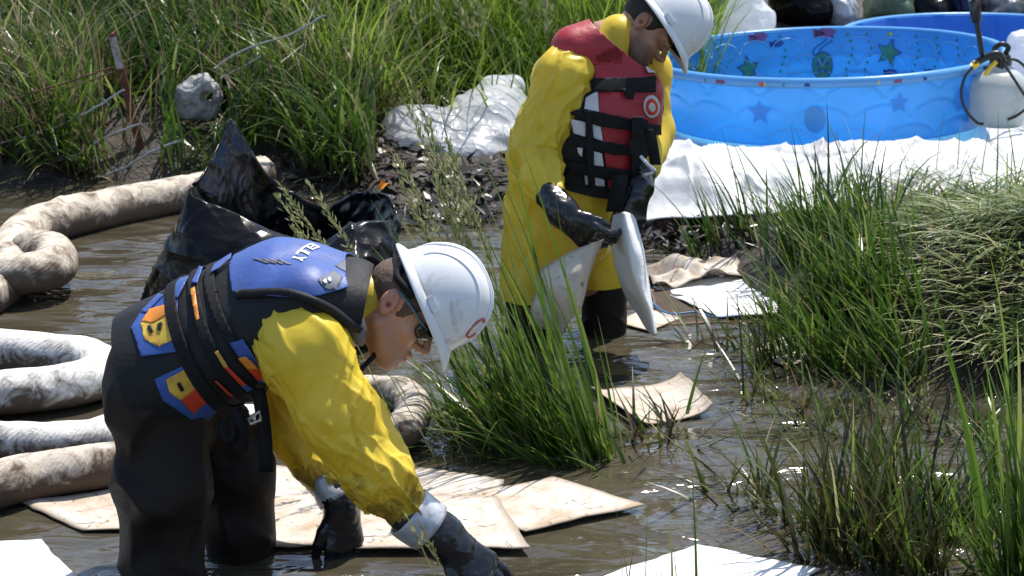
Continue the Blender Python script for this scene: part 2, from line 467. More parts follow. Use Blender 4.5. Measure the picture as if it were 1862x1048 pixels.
# ------------------------------------------------------------ grass
def blades(base, L, az, lean, bend, w, K=5, face=None, tint=None):
    n = len(base); base = np.asarray(base, float)
    L, az, lean, bend, w = [np.broadcast_to(np.asarray(q, float), (n,)) for q in (L, az, lean, bend, w)]
    t = np.linspace(0, 1, K+1)
    ang = lean[:, None]+bend[:, None]*t[None]**1.6
    d = L[:, None]/K
    hx = np.cumsum(np.concatenate([np.zeros((n, 1)), np.sin(ang[:, :-1])*d], 1), 1)
    hz = np.cumsum(np.concatenate([np.zeros((n, 1)), np.cos(ang[:, :-1])*d], 1), 1)
    ca, sa = np.cos(az), np.sin(az)
    c = np.stack([base[:, 0:1]+hx*ca[:, None], base[:, 1:2]+hx*sa[:, None], base[:, 2:3]+hz], -1)
    f = rng.normal(0, .7, n) if face is None else face
    sx = -np.sin(az+f); sy = np.cos(az+f)
    ww = w[:, None]*.5*np.minimum(1, .55+1.4*t)[None]*(1-t[None]**2.2)+.0004
    side = np.stack([sx, sy, np.zeros(n)], -1)[:, None, :]*ww[..., None]
    V = np.stack([c-side, c+side], 2).reshape(-1, 3)
    o = np.arange(n)[:, None]*(2*(K+1)); k = np.arange(K)[None]*2
    F = np.stack([o+k, o+k+1, o+k+3, o+k+2], -1).reshape(-1, 4)
    tn = rng.random(n) if tint is None else tint
    return V, F, np.repeat(tn, 2*(K+1)), np.tile(np.repeat(t, 2), n)
def join_blades(parts):
    V = []; F = []; T = []; A = []; o = 0
    for v, f, t, a in parts:
        V.append(v); F.append(f+o); T.append(t); A.append(a); o += len(v)
    return np.concatenate(V), np.concatenate(F), np.concatenate(T), np.concatenate(A)
def blade_obj(name, geo, m, parent=None, base=None, kind=None):
    V, F, T, A = geo
    o = mesh_np(name, V, F, m, parent, True, {'tint': T, 'along': A}, base=base)
    return set_props(o, kind=kind)
M['grass_dark'] = grass_mat('bank_grass_green', [(0, (.020, .052, .007)), (.45, (.052, .112, .013)), (.78, (.12, .19, .026)), (1, (.27, .31, .09))], trans=.42)
M['grass_tall'] = grass_mat('tall_grass_green', [(0, (.085, .15, .016)), (.5, (.16, .25, .03)), (.85, (.25, .33, .055)), (1, (.38, .38, .15))], trans=.5)
M['grass_dry'] = grass_mat('dry_straw', [(0, (.14, .105, .055)), (.5, (.30, .235, .13)), (1, (.46, .39, .25))], root=(.12, .085, .05), trans=.25)
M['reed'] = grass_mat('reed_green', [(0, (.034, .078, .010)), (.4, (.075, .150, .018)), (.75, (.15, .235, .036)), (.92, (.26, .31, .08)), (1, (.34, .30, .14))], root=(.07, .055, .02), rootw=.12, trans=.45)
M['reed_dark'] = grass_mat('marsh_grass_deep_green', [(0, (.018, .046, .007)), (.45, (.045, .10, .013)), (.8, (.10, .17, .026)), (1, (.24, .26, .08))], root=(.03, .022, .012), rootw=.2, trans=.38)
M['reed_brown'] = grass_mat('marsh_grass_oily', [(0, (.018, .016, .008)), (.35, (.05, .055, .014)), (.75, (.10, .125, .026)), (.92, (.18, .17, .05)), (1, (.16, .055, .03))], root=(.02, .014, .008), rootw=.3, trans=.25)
M['matted'] = grass_mat('matted_grass', [(0, (.06, .11, .025)), (.4, (.16, .23, .06)), (.7, (.34, .37, .15)), (1, (.62, .57, .36))], root=(.12, .09, .05), trans=.25)
M['seed'] = grass_mat('seed_head', [(0, (.16, .19, .07)), (.6, (.28, .29, .13)), (1, (.44, .42, .24))], root=(.1, .11, .04), trans=.35)

CLEAR = [  # (px0, py0, px1, py1, nearest Y): things standing in the bank that the grass in front leaves in view
    (322, 140, 408, 214, 9.5), (196, 58, 278, 330, 9.6), (690, 125, 950, 335, 9.3), (455, 280, 530, 345, 9.6)]
def keep(V, base, Y, K=5):
    """blades that do not stand in front of the cleared things"""
    n = len(base); tip = V.reshape(n, -1, 3); ok = np.ones(n, bool)
    for x0, y0, x1, y1, yy in CLEAR:
        u, v = pix(tip.reshape(-1, 3)); u = u.reshape(n, -1); v = v.reshape(n, -1)
        hit = ((u > x0) & (u < x1) & (v > y0) & (v < y1)).any(1) & (base[:, 1] < yy)
        ok &= ~(hit & (rng.random(n) < .96))
    return ok
def field(n, x0, x1, y0, y1, pxlim, L, lean, bend, w, bias=None, dens=None):
    x = rng.uniform(x0, x1, n); y = y0+(y1-y0)*rng.random(n)**1.25
    b = np.stack([x, y, zg(x, y)-.02], 1)
    u, v = pix(b)
    ok = (u > pxlim[0]) & (u < pxlim[1]) & (y > shore(x)+pxlim[2])
    patch = noise(b*[1, 1, 0], 1.6, 21)
    ok &= ~((x > -.60) & (x < .6) & (y > 9.0) & (y < 9.95) & (rng.random(n) < .85))      # blades left out so their shadow stays off the white sack
    if dens is not None: ok &= rng.random(n) < np.clip(dens+.6*patch, .1, 1)
    b = b[ok]; n = len(b); patch = patch[ok]
    az = rng.uniform(0, 2*math.pi, n) if bias is None else rng.normal(bias[0], bias[1], n)
    ll = rng.uniform(*L, n)*(1+.25*patch)
    V, F, T, A = blades(b, ll, az, np.abs(rng.normal(*lean, n)), rng.uniform(*bend, n), rng.uniform(*w, n), tint=np.clip(rng.beta(1.6, 2.2, n)+.22*patch, 0, 1))
    ok = keep(V, b, None); nv = 12
    idx = np.where(ok)[0]
    V = V.reshape(n, nv, 3)[idx].reshape(-1, 3); T = T.reshape(n, nv)[idx].ravel(); A = A.reshape(n, nv)[idx].ravel()
    F = (np.arange(len(idx))[:, None, None]*nv+np.stack([np.arange(0, 10, 2), np.arange(0, 10, 2)+1, np.arange(0, 10, 2)+3, np.arange(0, 10, 2)+2], -1)[None]).reshape(-1, 4)
    return V, F, T, A
g1 = field(30000, -4.6, -.55, 8.6, 14.5, (-160, 760, .02), (.22, .58), (.48, .34), (.2, 2.0), (.009, .021))
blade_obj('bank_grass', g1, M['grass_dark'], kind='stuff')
g2 = join_blades([field(11000, -1.6, 1.6, 10.0, 15.5, (480, 1290, 1.0), (.5, .95), (.26, .2), (.2, 1.2), (.008, .017)),
                  field(6000, -1.4, .6, 9.3, 12.5, (560, 1100, .6), (.3, .7), (.36, .3), (.3, 1.6), (.008, .015))])
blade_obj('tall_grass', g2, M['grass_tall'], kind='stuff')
g3 = join_blades([field(3000, -3.2, -1.5, 8.7, 10, (-100, 240, .05), (.2, .5), (.5, .4), (.2, 1.8), (.005, .011)),
                  field(4200, -1.9, -.3, 8.7, 10.8, (380, 860, .25), (.2, .45), (.7, .4), (.2, 1.8), (.005, .011), dens=.8),
                  field(2200, -3.5, 0, 9.0, 12, (-50, 860, .2), (.3, .8), (.4, .3), (.3, 2.2), (.004, .010), dens=.7)])
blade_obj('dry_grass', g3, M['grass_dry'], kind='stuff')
# seed heads over the bank in the middle of the picture: fine stems with feathery tops
def panicle(base, top, n=46, spread=.035, size=.011, frac=.42):
    """a nodding stem from base to top with small spikelets on its upper part; returns blade geometry"""
    base = np.asarray(base, float); top = np.asarray(top, float)
    mid = base*.5+top*.5+np.array([0, 0, .06*np.linalg.norm(top-base)])
    t = np.linspace(0, 1, 10)[:, None]; c = (1-t)**2*base+2*t*(1-t)*mid+t**2*top
    L = np.linalg.norm(top-base); out = []
    V = []
    sd = unit(np.cross(c[-1]-c[0], [0, 1, .3]))
    V = np.stack([c-sd*.0014, c+sd*.0014], 1).reshape(-1, 3)
    F = np.stack([np.arange(0, 18, 2), np.arange(0, 18, 2)+1, np.arange(0, 18, 2)+3, np.arange(0, 18, 2)+2], -1)
    geo = [(V, F, np.full(20, .25), np.linspace(.3, .6, 20))]
    u = 1-frac*rng.random(n)**.8; p = (1-u)[:, None]**2*base+2*(u*(1-u))[:, None]*mid+(u**2)[:, None]*top
    off = rng.normal(0, 1, (n, 3)); off /= np.linalg.norm(off, axis=1, keepdims=True)
    sp = spread*(.25+.75*np.sin(np.clip((u-(1-frac))/frac, 0, 1)*math.pi*.9))
    q = p+off*(sp*rng.random(n))[:, None]
    d = unit(top-base)+off*.5; d /= np.linalg.norm(d, axis=1, keepdims=True)
    s = np.cross(d, rng.normal(0, 1, (n, 3))); s /= np.linalg.norm(s, axis=1, keepdims=True)
    ln = size*rng.uniform(.7, 1.4, n)[:, None]
    VV = np.stack([q-d*ln, q-s*ln*.3, q+d*ln, q+s*ln*.3], 1).reshape(-1, 3)
    FF = np.arange(4*n).reshape(n, 4)
    geo.append((VV, FF, np.repeat(rng.random(n), 4), np.full(4*n, .6)))
    return join_blades(geo)
pp = []
for i in range(120):
    x = rng.uniform(-1.45, .2); y = rng.uniform(9.6, 11.6)
    b = np.array([x, y, zg(x, y)]); L = rng.uniform(.5, .85)
    pp.append(panicle(b, b+L*np.array([rng.normal(-.15, .25), rng.normal(0, .2), .93]), 34, .04, .020))
blade_obj('seeding_grass', join_blades(pp), M['seed'], kind='stuff')

def clump(name, label, spots, specs, m, group=None):
    """spots: picture points on the ground the blades rise from; specs: (n, length, azimuth mean/sd, lean mean/sd, bend range, width) per tuft part"""
    c = np.mean([G(*s) for s in spots], 0); c[2] = max(0, float(zg(c[0], c[1])))
    root = thing(name, label, 'grass', c, group)
    for pname, n, L, az, lean, bend, w, mm, jit in specs:
        tot = []
        k = rng.integers(0, len(spots), n); b = np.array([G(*s) for s in spots])[k]+rng.normal(0, 1, (n, 3))*np.array([jit, jit, 0])
        b[:, 2] = np.maximum(zg(b[:, 0], b[:, 1]), -.08)-.01
        ge = blades(b, rng.uniform(*L, n)*rng.uniform(.6, 1, n), rng.normal(*az, n), np.abs(rng.normal(*lean, n)), rng.uniform(*bend, n), rng.uniform(*w, n), K=7)
        blade_obj(pname, ge, mm, root, kind='stuff')
    return root
W_, E_, S_, N_ = math.pi, 0.0, -math.pi/2, math.pi/2
def lerp_spots(a, b, n): return [(a[0]+(b[0]-a[0])*t, a[1]+(b[1]-a[1])*t) for t in np.linspace(0, 1, n)]
# centre clump between the two men
c1 = clump('reed_clump', 'tall bright green reed clump leaning left between the two crouching workers',
    lerp_spots((890, 800), (1105, 835), 8)+lerp_spots((930, 770), (1080, 800), 6),
    [('leaf_blades', 260, (.22, .60), (W_+.1, .6), (.34, .2), (.1, .9), (.009, .019), M['reed'], .035),
     ('tall_blades', 90, (.55, 1.05), (W_, .30), (.34, .10), (.02, .45), (.008, .016), M['reed'], .03), ('long_blades', 20, (.85, 1.3), (W_, .4), (.20, .09), (.02, .35), (.007, .013), M['reed'], .04),
     ('fallen_blades', 150, (.25, .6), (W_+.1, .5), (.75, .25), (.2, .8), (.008, .015), M['reed'], .04),
     ('dead_blades', 110, (.1, .4), (W_, 1.2), (.8, .4), (.2, 1.2), (.004, .008), M['reed_brown'], .04)], M['reed'])
st = []
for (bx, by), (tx, ty), yy in [((960, 790), (740, 190), 5.35), ((975, 800), (770, 225), 5.3), ((985, 800), (705, 265), 5.4), ((950, 800), (790, 330), 5.3),
                               ((1000, 815), (810, 250), 5.25), ((940, 780), (725, 330), 5.45), ((1010, 810), (745, 150), 5.35)]:
    blade_obj('seed_stalk', panicle(G(bx, by), P(tx, ty, yy), 170, .024, .011, .42), M['seed'], c1)
c1b = thing('flowering_grass', 'thin grass stalk with pale feathery seed heads crossing the black bag', 'grass', G(770, 860))
for (bx, by), (tx, ty), yy in [((800, 850), (500, 350), 5.1), ((830, 830), (505, 330), 5.2), ((760, 860), (530, 410), 5.0), ((850, 840), (560, 330), 5.2)]:
    blade_obj('seed_stalk', panicle(G(bx, by), P(tx, ty, yy), 120, .018, .010, .34), M['seed'], c1b)
# small leaning tuft on its left
clump('reed_tuft', 'low dark tuft of reeds drooping over the boom end beside the worker', lerp_spots((800, 760), (900, 800), 5),
    [('leaf_blades', 120, (.2, .45), (W_, .6), (.7, .3), (.1, .7), (.005, .010), M['reed'], .04),
     ('dead_blades', 70, (.15, .35), (W_, .9), (.9, .3), (.2, 1.0), (.004, .008), M['reed_brown'], .04)], M['reed'])
# right: dark dense clump in front of the mound
c2 = clump('marsh_grass_clump', 'dense dark green marsh grass clump in front of the white tarp', lerp_spots((1440, 650), (1670, 690), 9)+lerp_spots((1440, 590), (1640, 630), 8)+lerp_spots((1440, 510), (1600, 550), 7),
    [('leaf_blades', 640, (.18, .52), (W_+.2, .9), (.45, .25), (.1, .9), (.008, .015), M['reed_dark'], .05),
     ('light_blades', 360, (.2, .58), (W_, 1.0), (.38, .25), (.2, .9), (.008, .015), M['reed'], .05),
     ('dead_blades', 200, (.1, .35), (W_, 1.6), (.8, .4), (.2, 1.2), (.006, .011), M['grass_dry'], .06)], M['reed_dark'])
for k in range(2):
    pass
clump('sedge_clump', 'tall spiky grass stems standing against the white tarp and the blue pool', lerp_spots((1500, 490), (1600, 510), 4),
    [('leaf_blades', 60, (.25, .6), (W_-.2, 1.5), (.18, .14), (.1, .8), (.007, .013), M['reed_dark'], .03),
     ('bent_blades', 30, (.35, .65), (0.4, 1.6), (.35, .2), (.6, 1.7), (.006, .011), M['reed_dark'], .03)], M['reed_dark'])
clump('sedge_clump', 'sparse green grass stems leaning left in front of the dirty edge of tarp', lerp_spots((1290, 480), (1400, 470), 4),
    [('leaf_blades', 70, (.2, .48), (W_, .7), (.4, .2), (.1, .7), (.007, .014), M['reed_dark'], .04)], M['reed_dark'])
# mound of matted grass
n = 7600
x = rng.uniform(1.2, 2.9, n); y = rng.uniform(6.0, 8.1, n); ok = (zg(x, y) > .03) & (x > 1.3+.25*rng.random(n)); x, y = x[ok], y[ok]; n = len(x)
b = np.stack([x, y, zg(x, y)+.0], 1)
mg = blades(b+[0, 0, .03], rng.uniform(.16, .38, n), rng.normal(W_+.85, .4, n), rng.uniform(.95, 1.45, n), rng.uniform(.2, .8, n), rng.uniform(.006, .013, n))
up = rng.random(n) < .05
mg2 = blades(b[up], rng.uniform(.2, .4, up.sum()), rng.uniform(0, 6.28, up.sum()), np.abs(rng.normal(.4, .25, up.sum())), rng.uniform(.2, 1.0, up.sum()), rng.uniform(.004, .008, up.sum()))
blade_obj('matted_grass', mg, M['matted'], kind='stuff')
blade_obj('mound_grass', mg2, M['reed'], kind='stuff')
# right foreground clumps
clump('sedge_tussock', 'olive and rust coloured sedge tussock standing in the water at lower right', lerp_spots((1500, 1000), (1690, 1045), 7)+lerp_spots((1540, 950), (1670, 975), 5)+lerp_spots((1570, 890), (1660, 910), 3),
    [('leaf_blades', 430, (.2, .56), (W_, 1.6), (.28, .2), (.1, .9), (.006, .014), M['reed_brown'], .03),
     ('green_blades', 90, (.2, .55), (W_, 1.6), (.25, .2), (.1, .9), (.007, .013), M['reed'], .03)], M['reed_brown'])
clump('sedge_tussock', 'yellow green sedge tussock beside the rust coloured one in the water', lerp_spots((1690, 930), (1790, 980), 5),
    [('leaf_blades', 200, (.16, .44), (W_, 1.8), (.45, .25), (.2, 1.0), (.006, .013), M['reed'], .04),
     ('dead_blades', 110, (.12, .34), (W_, 1.8), (.5, .3), (.2, 1.0), (.004, .009), M['reed_brown'], .04)], M['reed'])
clump('tall_reeds', 'tall upright green reeds at the right edge in front of the grassy mound', lerp_spots((1830, 1040), (1900, 1060), 5)+lerp_spots((1840, 900), (1890, 930), 4),
    [('tall_blades', 70, (.45, .95), (W_, 1.5), (.10, .07), (.05, .5), (.008, .017), M['reed'], .03),
     ('leaf_blades', 240, (.15, .45), (W_, 1.3), (.35, .25), (.1, .9), (.008, .015), M['reed'], .04),
     ('dead_blades', 120, (.1, .3), (W_, 1.4), (.6, .3), (.2, 1.0), (.004, .009), M['reed_brown'], .04)], M['reed'])
for lab, sp, k in [('broken brown grass sprig lying in the water right of the curled pad', lerp_spots((1380, 720), (1540, 800), 7), 130),
                   ('oil soaked leaning grass sprig in the water above the lowest pad', lerp_spots((1360, 880), (1500, 960), 7), 130),
                   ('thin dark sprig of grass poking from the water below the marsh grass clump', lerp_spots((1290, 620), (1440, 700), 6), 85),
                   ('wet green sprig spread over the water left of the right hand reeds', lerp_spots((1600, 740), (1820, 800), 8), 170),
                   ('dark sodden weeds under the edge of the curled brown pad', lerp_spots((1140, 800), (1260, 790), 6), 90)]:
    clump('grass_sprig', lab, sp, [('leaf_blades', k, (.12, .44), (W_, 1.5), (.75, .35), (.1, .9), (.007, .014), M['reed_brown'], .04),
                                  ('green_blades', k//3, (.14, .42), (W_, 1.2), (.6, .3), (.1, .8), (.006, .012), M['reed'], .04)], M['reed_brown'])
# near blurred stalks
clump('near_stalks', 'out of focus green grass stalks rising in front of the lowest white pad', [(1150, 1215), (1175, 1200), (1240, 1225), (1265, 1230), (1110, 1220)],
    [('tall_blades', 14, (.34, .62), (W_, 2), (.05, .05), (0, .2), (.005, .009), M['reed'], .02)], M['reed'])
clump('near_stalks', 'faint blurred grass stalk in front of the dark waders and shaded pad', [(150, 1230)],
    [('tall_blades', 3, (.3, .5), (W_, 1), (.02, .03), (0, .1), (.004, .006), M['reed'], .01)], M['reed'])
o = blade_obj('blurred_reed', blades([P(225, 902, 4.1)], .085, 0.0, 1.57, .0, .010, face=np.array([1.57])), M['reed'], base=P(225, 902, 4.1))
blob = thing('spikelet_grass', 'thin stem with small spikelets in front of the black gloved hand', 'grass', G(850, 1180))
for (bx, by), (tx, ty), yy in [((850, 1190), (735, 930), 4.05), ((870, 1190), (760, 945), 4.1)]:
    blade_obj('seed_stalk', panicle(G(bx, by), P(tx, ty, yy), 26, .012, .009, .3), M['seed'], blob)
set_props(o, 'single blurred grass blade lying across in front of the dark waders', 'grass')
# twigs and dead leaves on the muddy shore
def litter(n, spots, jit, size, seed):
    r = np.random.default_rng(seed)
    c = np.array([G(*s) for s in spots])[r.integers(0, len(spots), n)]+r.normal(0, 1, (n, 3))*np.array([jit, jit, 0])
    c[:, 2] = np.maximum(zg(c[:, 0], c[:, 1]), 0)+r.uniform(.004, .03, n)
    a = r.uniform(0, 6.28, n); tl = r.normal(0, .35, (n, 2)); L = r.uniform(*size, n); w = L*r.uniform(.08, .55, n)
    d = np.stack([np.cos(a), np.sin(a), tl[:, 0]], 1)*L[:, None]; s = np.stack([-np.sin(a), np.cos(a), tl[:, 1]], 1)*w[:, None]
    V = np.stack([c-d, c-s+[0, 0, .004], c+d, c+s], 1).reshape(-1, 3)
    return V, np.arange(4*n).reshape(n, 4), np.repeat(r.random(n), 4), np.full(4*n, .9)
M['litter'] = grass_mat('dead_leaf_litter', [(0, (.008, .006, .005)), (.6, (.022, .016, .011)), (.88, (.06, .042, .028)), (.97, (.10, .055, .03)), (1, (.24, .21, .19))], trans=.05)
blade_obj('shore_litter', join_blades([litter(700, lerp_spots((540, 330), (900, 360), 10)+lerp_spots((560, 305), (850, 330), 8), .13, (.012, .05), 5),
    litter(520, lerp_spots((1190, 410), (1310, 450), 6), .12, (.012, .06), 6), litter(260, lerp_spots((720, 385), (880, 400), 6), .1, (.015, .06), 8)]), M['litter'], kind='stuff')
# ------------------------------------------------------------ absorbent booms
def boom_mat(name, clean, stain, amt):
    m, nt, b, out = nodes_of(name)
    geo = nt.nodes.new('ShaderNodeTexCoord').outputs['Object']
    al = nt.nodes.new('ShaderNodeAttribute'); al.attribute_name = 'along'
    ar = nt.nodes.new('ShaderNodeAttribute'); ar.attribute_name = 'around'
    h = nt.nodes.new('ShaderNodeAttribute'); h.attribute_name = 'height'
    n1 = tex_noise(nt, geo, 13, 9, .72, .6); n2 = tex_noise(nt, geo, 42, 5, .7)
    ad = nt.nodes.new('ShaderNodeMath'); ad.operation = 'MULTIPLY_ADD'; ad.inputs[1].default_value = .95; nt.links.new(n1, ad.inputs[0])
    inv = nt.nodes.new('ShaderNodeMath'); inv.operation = 'MULTIPLY_ADD'; inv.inputs[1].default_value = -.20; inv.inputs[2].default_value = .10
    nt.links.new(h.outputs['Fac'], inv.inputs[0]); nt.links.new(inv.outputs[0], ad.inputs[2])
    d = ramp(nt, ad.outputs[0], [(.52-amt*.18, 0.0), (.70-amt*.16, 1.0)])
    c = mixc(nt, d, clean, stain)
    sp = ramp(nt, n2, [(.60, 0.0), (.72, .7)])
    c = mixc(nt, sp, c, (.07, .048, .034))
    nt.links.new(c, b.inputs['Base Color']); b.inputs['Roughness'].default_value = .85
    # knitted net: fine diagonal threads
    cmb = nt.nodes.new('ShaderNodeCombineXYZ'); nt.links.new(al.outputs['Fac'], cmb.inputs[0]); nt.links.new(ar.outputs['Fac'], cmb.inputs[1])
    w = nt.nodes.new('ShaderNodeTexWave'); w.bands_direction = 'DIAGONAL'; w.inputs['Scale'].default_value = 34; w.inputs['Distortion'].default_value = .6
    nt.links.new(cmb.outputs[0], w.inputs['Vector'])
    nt.links.new(bump(nt, w.outputs[1], .28, .003, bump(nt, n1, .5, .02)), b.inputs['Normal'])
    return m
M['boom_old'] = boom_mat('boom_net_tan', (.62, .54, .43), (.12, .08, .052), .95)
M['boom_white'] = boom_mat('boom_net_white', (.72, .69, .64), (.11, .078, .052), .62)
M['boom_mud'] = boom_mat('boom_net_muddy', (.58, .50, .41), (.085, .055, .035), .95)
def boom(name, label, ctrl, r, m, n=150, sides=28, seed=1):
    pts = catmull(np.array(ctrl), n)
    t = np.linspace(0, 1, n)
    L = np.linalg.norm(np.diff(pts, axis=0), axis=1).sum()
    endt = np.minimum(np.clip(t*L/r, 0, 1), np.clip((1-t)*L/r, 0, 1))
    rad = r*np.sqrt(np.maximum(1-(1-endt)**2, .02))
    V, F = tube_geo(pts, rad, sides, cap=False)
    # sag ripples across the tube, kinks on the inside of bends
    al = np.repeat(t*L, sides); ar = np.tile(np.linspace(0, 2*math.pi, sides, endpoint=False), n)
    C = np.repeat(pts, sides, 0); D = V-C
    w = 1+.055*noise(V, 9, seed)+.055*facets(np.stack([al*7, np.cos(ar)*.8, np.sin(ar)*.8], 1), 1.6, seed+8)+.03*ridged(np.stack([al*9, np.cos(ar)*.9, np.sin(ar)*.9], 1), 1.0, seed+3)+.02*noise(V, 30, seed+5)
    flat = np.where(D[:, 2] < 0, .8, 1.0)
    V = C+D*w[:, None]*np.stack([np.ones_like(flat), np.ones_like(flat), flat], 1)
    h = D[:, 2]/r
    return set_props(mesh_np(name, V, np.asarray(F), m, None, True, {'along': al, 'around': ar*r, 'height': h}, base=pts[0]), label, 'boom')
def gp(px, py, z): return G(px, py, z)
boom('oil_boom', 'long tan oil boom floating along the grassy bank and curving out of frame at left',
     [gp(496, 318, .05), gp(440, 328, .05), gp(360, 352, .05), gp(270, 368, .05), gp(190, 385, .05), gp(110, 402, .06), gp(50, 425, .06), gp(22, 462, .06), gp(10, 510, .05), gp(-50, 560, .04)], .088, M['boom_old'], seed=2)
boom('oil_boom', 'short curled end of tan boom doubled back on itself at the left edge',
     [gp(-90, 520, .05), gp(-20, 512, .07), gp(48, 500, .10), gp(93, 492, .10), gp(98, 468, .10), gp(62, 458, .10), gp(40, 472, .07)], .080, M['boom_old'], n=90, seed=5)
boom('oil_boom', 'white boom bent back in a sideways U behind the dark waders',
     [gp(-160, 640, .05), gp(-40, 640, .05), gp(60, 645, .05), gp(150, 655, .055), gp(186, 675, .055), gp(160, 697, .06), gp(80, 712, .06), gp(-20, 722, .055), gp(-160, 740, .05)], .072, M['boom_white'], n=170, seed=9)
boom('oil_boom', 'white ribbed boom between the U shaped one and the muddy one',
     [gp(-160, 800, .05), gp(-40, 800, .05), gp(60, 806, .05), gp(150, 802, .05), gp(240, 790, .05), gp(360, 775, .05), gp(520, 770, .05)], .058, M['boom_white'], n=120, seed=12)
boom('oil_boom', 'mud stained boom lying next to the stained pad left of the waders',
     [gp(-160, 905, .05), gp(-30, 892, .05), gp(60, 870, .05), gp(150, 855, .055), gp(230, 845, .05), gp(330, 838, .05), gp(430, 838, .04)], .068, M['boom_mud'], n=120, seed=15)
boom('oil_boom', 'short muddy boom end bent upward beside the yellow sleeve and reeds',
     [gp(520, 745, .03), gp(600, 770, .04), gp(680, 792, .05), gp(730, 785, .06), gp(752, 752, .07), gp(735, 722, .06), gp(690, 716, .04), gp(640, 716, .02)], .055, M['boom_mud'], n=90, seed=18)

# ------------------------------------------------------------ absorbent pads on the water
def pad_mat(name, dirt, amt, base=(.74, .72, .68)):
    m, nt, b, out = nodes_of(name)
    tc = nt.nodes.new('ShaderNodeTexCoord').outputs['Object']
    n1 = tex_noise(nt, tc, 6, 10, .72, .8); n2 = tex_noise(nt, tc, 70, 4, .7); n3 = tex_noise(nt, tc, 22, 6, .7, 1.2)
    c = mixc(nt, ramp(nt, n1, [(.62-amt*.42, 0.0), (.82-amt*.22, min(1, .35+amt*.8))]), base, dirt)
    c = mixc(nt, ramp(nt, n3, [(.64-amt*.06, 0.0), (.70-amt*.06, .8 if amt > .15 else .15)]), c, (.11, .07, .045))
    c = mixc(nt, ramp(nt, n2, [(.70, 0.0), (.76, .7 if amt > .15 else .25)]), c, (.06, .04, .03))
    eg = nt.nodes.new('ShaderNodeAttribute'); eg.attribute_name = 'edge'
    es = nt.nodes.new('ShaderNodeMath'); es.operation = 'MULTIPLY_ADD'; es.inputs[1].default_value = .14; nt.links.new(n1, es.inputs[0]); nt.links.new(eg.outputs['Fac'], es.inputs[2])
    c = mixc(nt, ramp(nt, es.outputs[0], [(.07, min(1, .25+amt)*.8), (.13, 0.0)]), c, (.26, .20, .14))
    nt.links.new(c, b.inputs['Base Color']); b.inputs['Roughness'].default_value = .9; b.inputs['Specular IOR Level'].default_value = .25
    nt.links.new(bump(nt, n2, .35, .006, bump(nt, n1, .5, .03)), b.inputs['Normal'])
    return m
M['pad_white'] = pad_mat('pad_white', (.55, .5, .44), .05, (.80, .80, .79))
M['pad_used'] = pad_mat('pad_used', (.42, .31, .20), .78, (.78, .75, .70))
M['pad_stained'] = pad_mat('pad_stained', (.40, .30, .21), .72, (.72, .66, .57))
M['pad_dark'] = pad_mat('pad_dark', (.06, .045, .035), 1.0, (.12, .085, .06))
def pad(label, quad, m, z=.012, wav=.0035, lift=None, name='absorbent_pad', n=34, seed=1, t=.0032):
    z = z*.7
    c = [G(q[0], q[1], z) for q in quad]
    u, v = np.meshgrid(np.linspace(0, 1, n), np.linspace(0, 1, n), indexing='ij')
    V = ((1-u)*(1-v))[..., None]*c[0]+(u*(1-v))[..., None]*c[1]+(u*v)[..., None]*c[2]+((1-u)*v)[..., None]*c[3]
    V = V.reshape(-1, 3); uu = u.ravel(); vv = v.ravel()
    edge = ((uu < .01) | (uu > .99) | (vv < .01) | (vv > .99))
    V[:, 2] += wav*noise(V*[1, 1, 0], 6, seed)+wav*.7*noise(V*[1, 1, 0], 15, seed+1)
    V[:, :2] += (.004*np.stack([noise(V, 22, seed+2), noise(V, 22, seed+3)], 1))*edge[:, None]
    if lift is not None: V = lift(V, uu, vv)
    o = mesh_np(name, V, grid_faces(n, n), m, None, True, {'edge': np.minimum(np.minimum(uu, 1-uu), np.minimum(vv, 1-vv))}, base=V.mean(0))
    solid(o, t, 0); return set_props(o, label, 'absorbent pad')
pad('clean white pad at the lower left corner with a shadow across its tip', [(-220, 1000), (72, 980), (150, 1062), (-190, 1110)], M['pad_white'], z=.012, seed=3)
pad('long dirty white pad pointing left under the muddy boom', [(32, 912), (420, 862), (520, 958), (150, 966)], M['pad_used'], z=.010, seed=4)
pad('stained beige pad behind the far black glove and the waders', [(455, 842), (650, 866), (700, 990), (480, 992)], M['pad_used'], z=.020, seed=5)
pad('white pad under the reaching sleeve with a straight front edge', [(640, 893), (905, 905), (963, 996), (645, 997)], M['pad_white' if False else 'pad_used'], z=.030, seed=6)
pad('pointed beige pad tip reaching furthest right toward the water', [(1005, 869), (1174, 919), (953, 965), (800, 906)], M['pad_used'], z=.022, seed=7)
pad('beige pad with a torn corner behind the other two near the sleeve', [(735, 850), (918, 871), (900, 930), (690, 912)], M['pad_used'], z=.014, seed=8)
pad('small white pad corner wedged between two booms at left', [(112, 783), (330, 700), (440, 745), (250, 800)], M['pad_white'], z=.012, seed=9)
pad('bright white pad cut off by the bottom edge of the photo', [(1268, 990), (1492, 1034), (1330, 1130), (1060, 1062)], M['pad_white'], z=.012, seed=10)
def curl(V, u, v):
    k = np.clip((u-.5)/.5, 0, 1)**1.3
    V = V.copy(); V[:, 2] += .034*k**1.7; V[:, 0] -= .02*k**2
    k2 = np.clip((.22-u)/.22, 0, 1); V[:, 2] += .02*k2**2
    return V
pad('brown stained pad with one corner curled up in open water', [(1070, 712), (1250, 695), (1308, 752), (1160, 775)], M['pad_stained'], z=.012, lift=curl, seed=11)
pad('clean white pad floating in front of the oily mud bank', [(1188, 520), (1350, 500), (1470, 568), (1305, 578)], M['pad_white'], z=.014, seed=12)
pad('crumpled grey white pad along the foot of the mud bank', [(1172, 488), (1335, 480), (1370, 500), (1195, 522)], M['pad_used'], z=.035, wav=.05, seed=13)
pad('beige pad half sunk at the foot of the second worker', [(1120, 588), (1172, 560), (1240, 578), (1180, 603)], M['pad_used'], z=.008, seed=14)
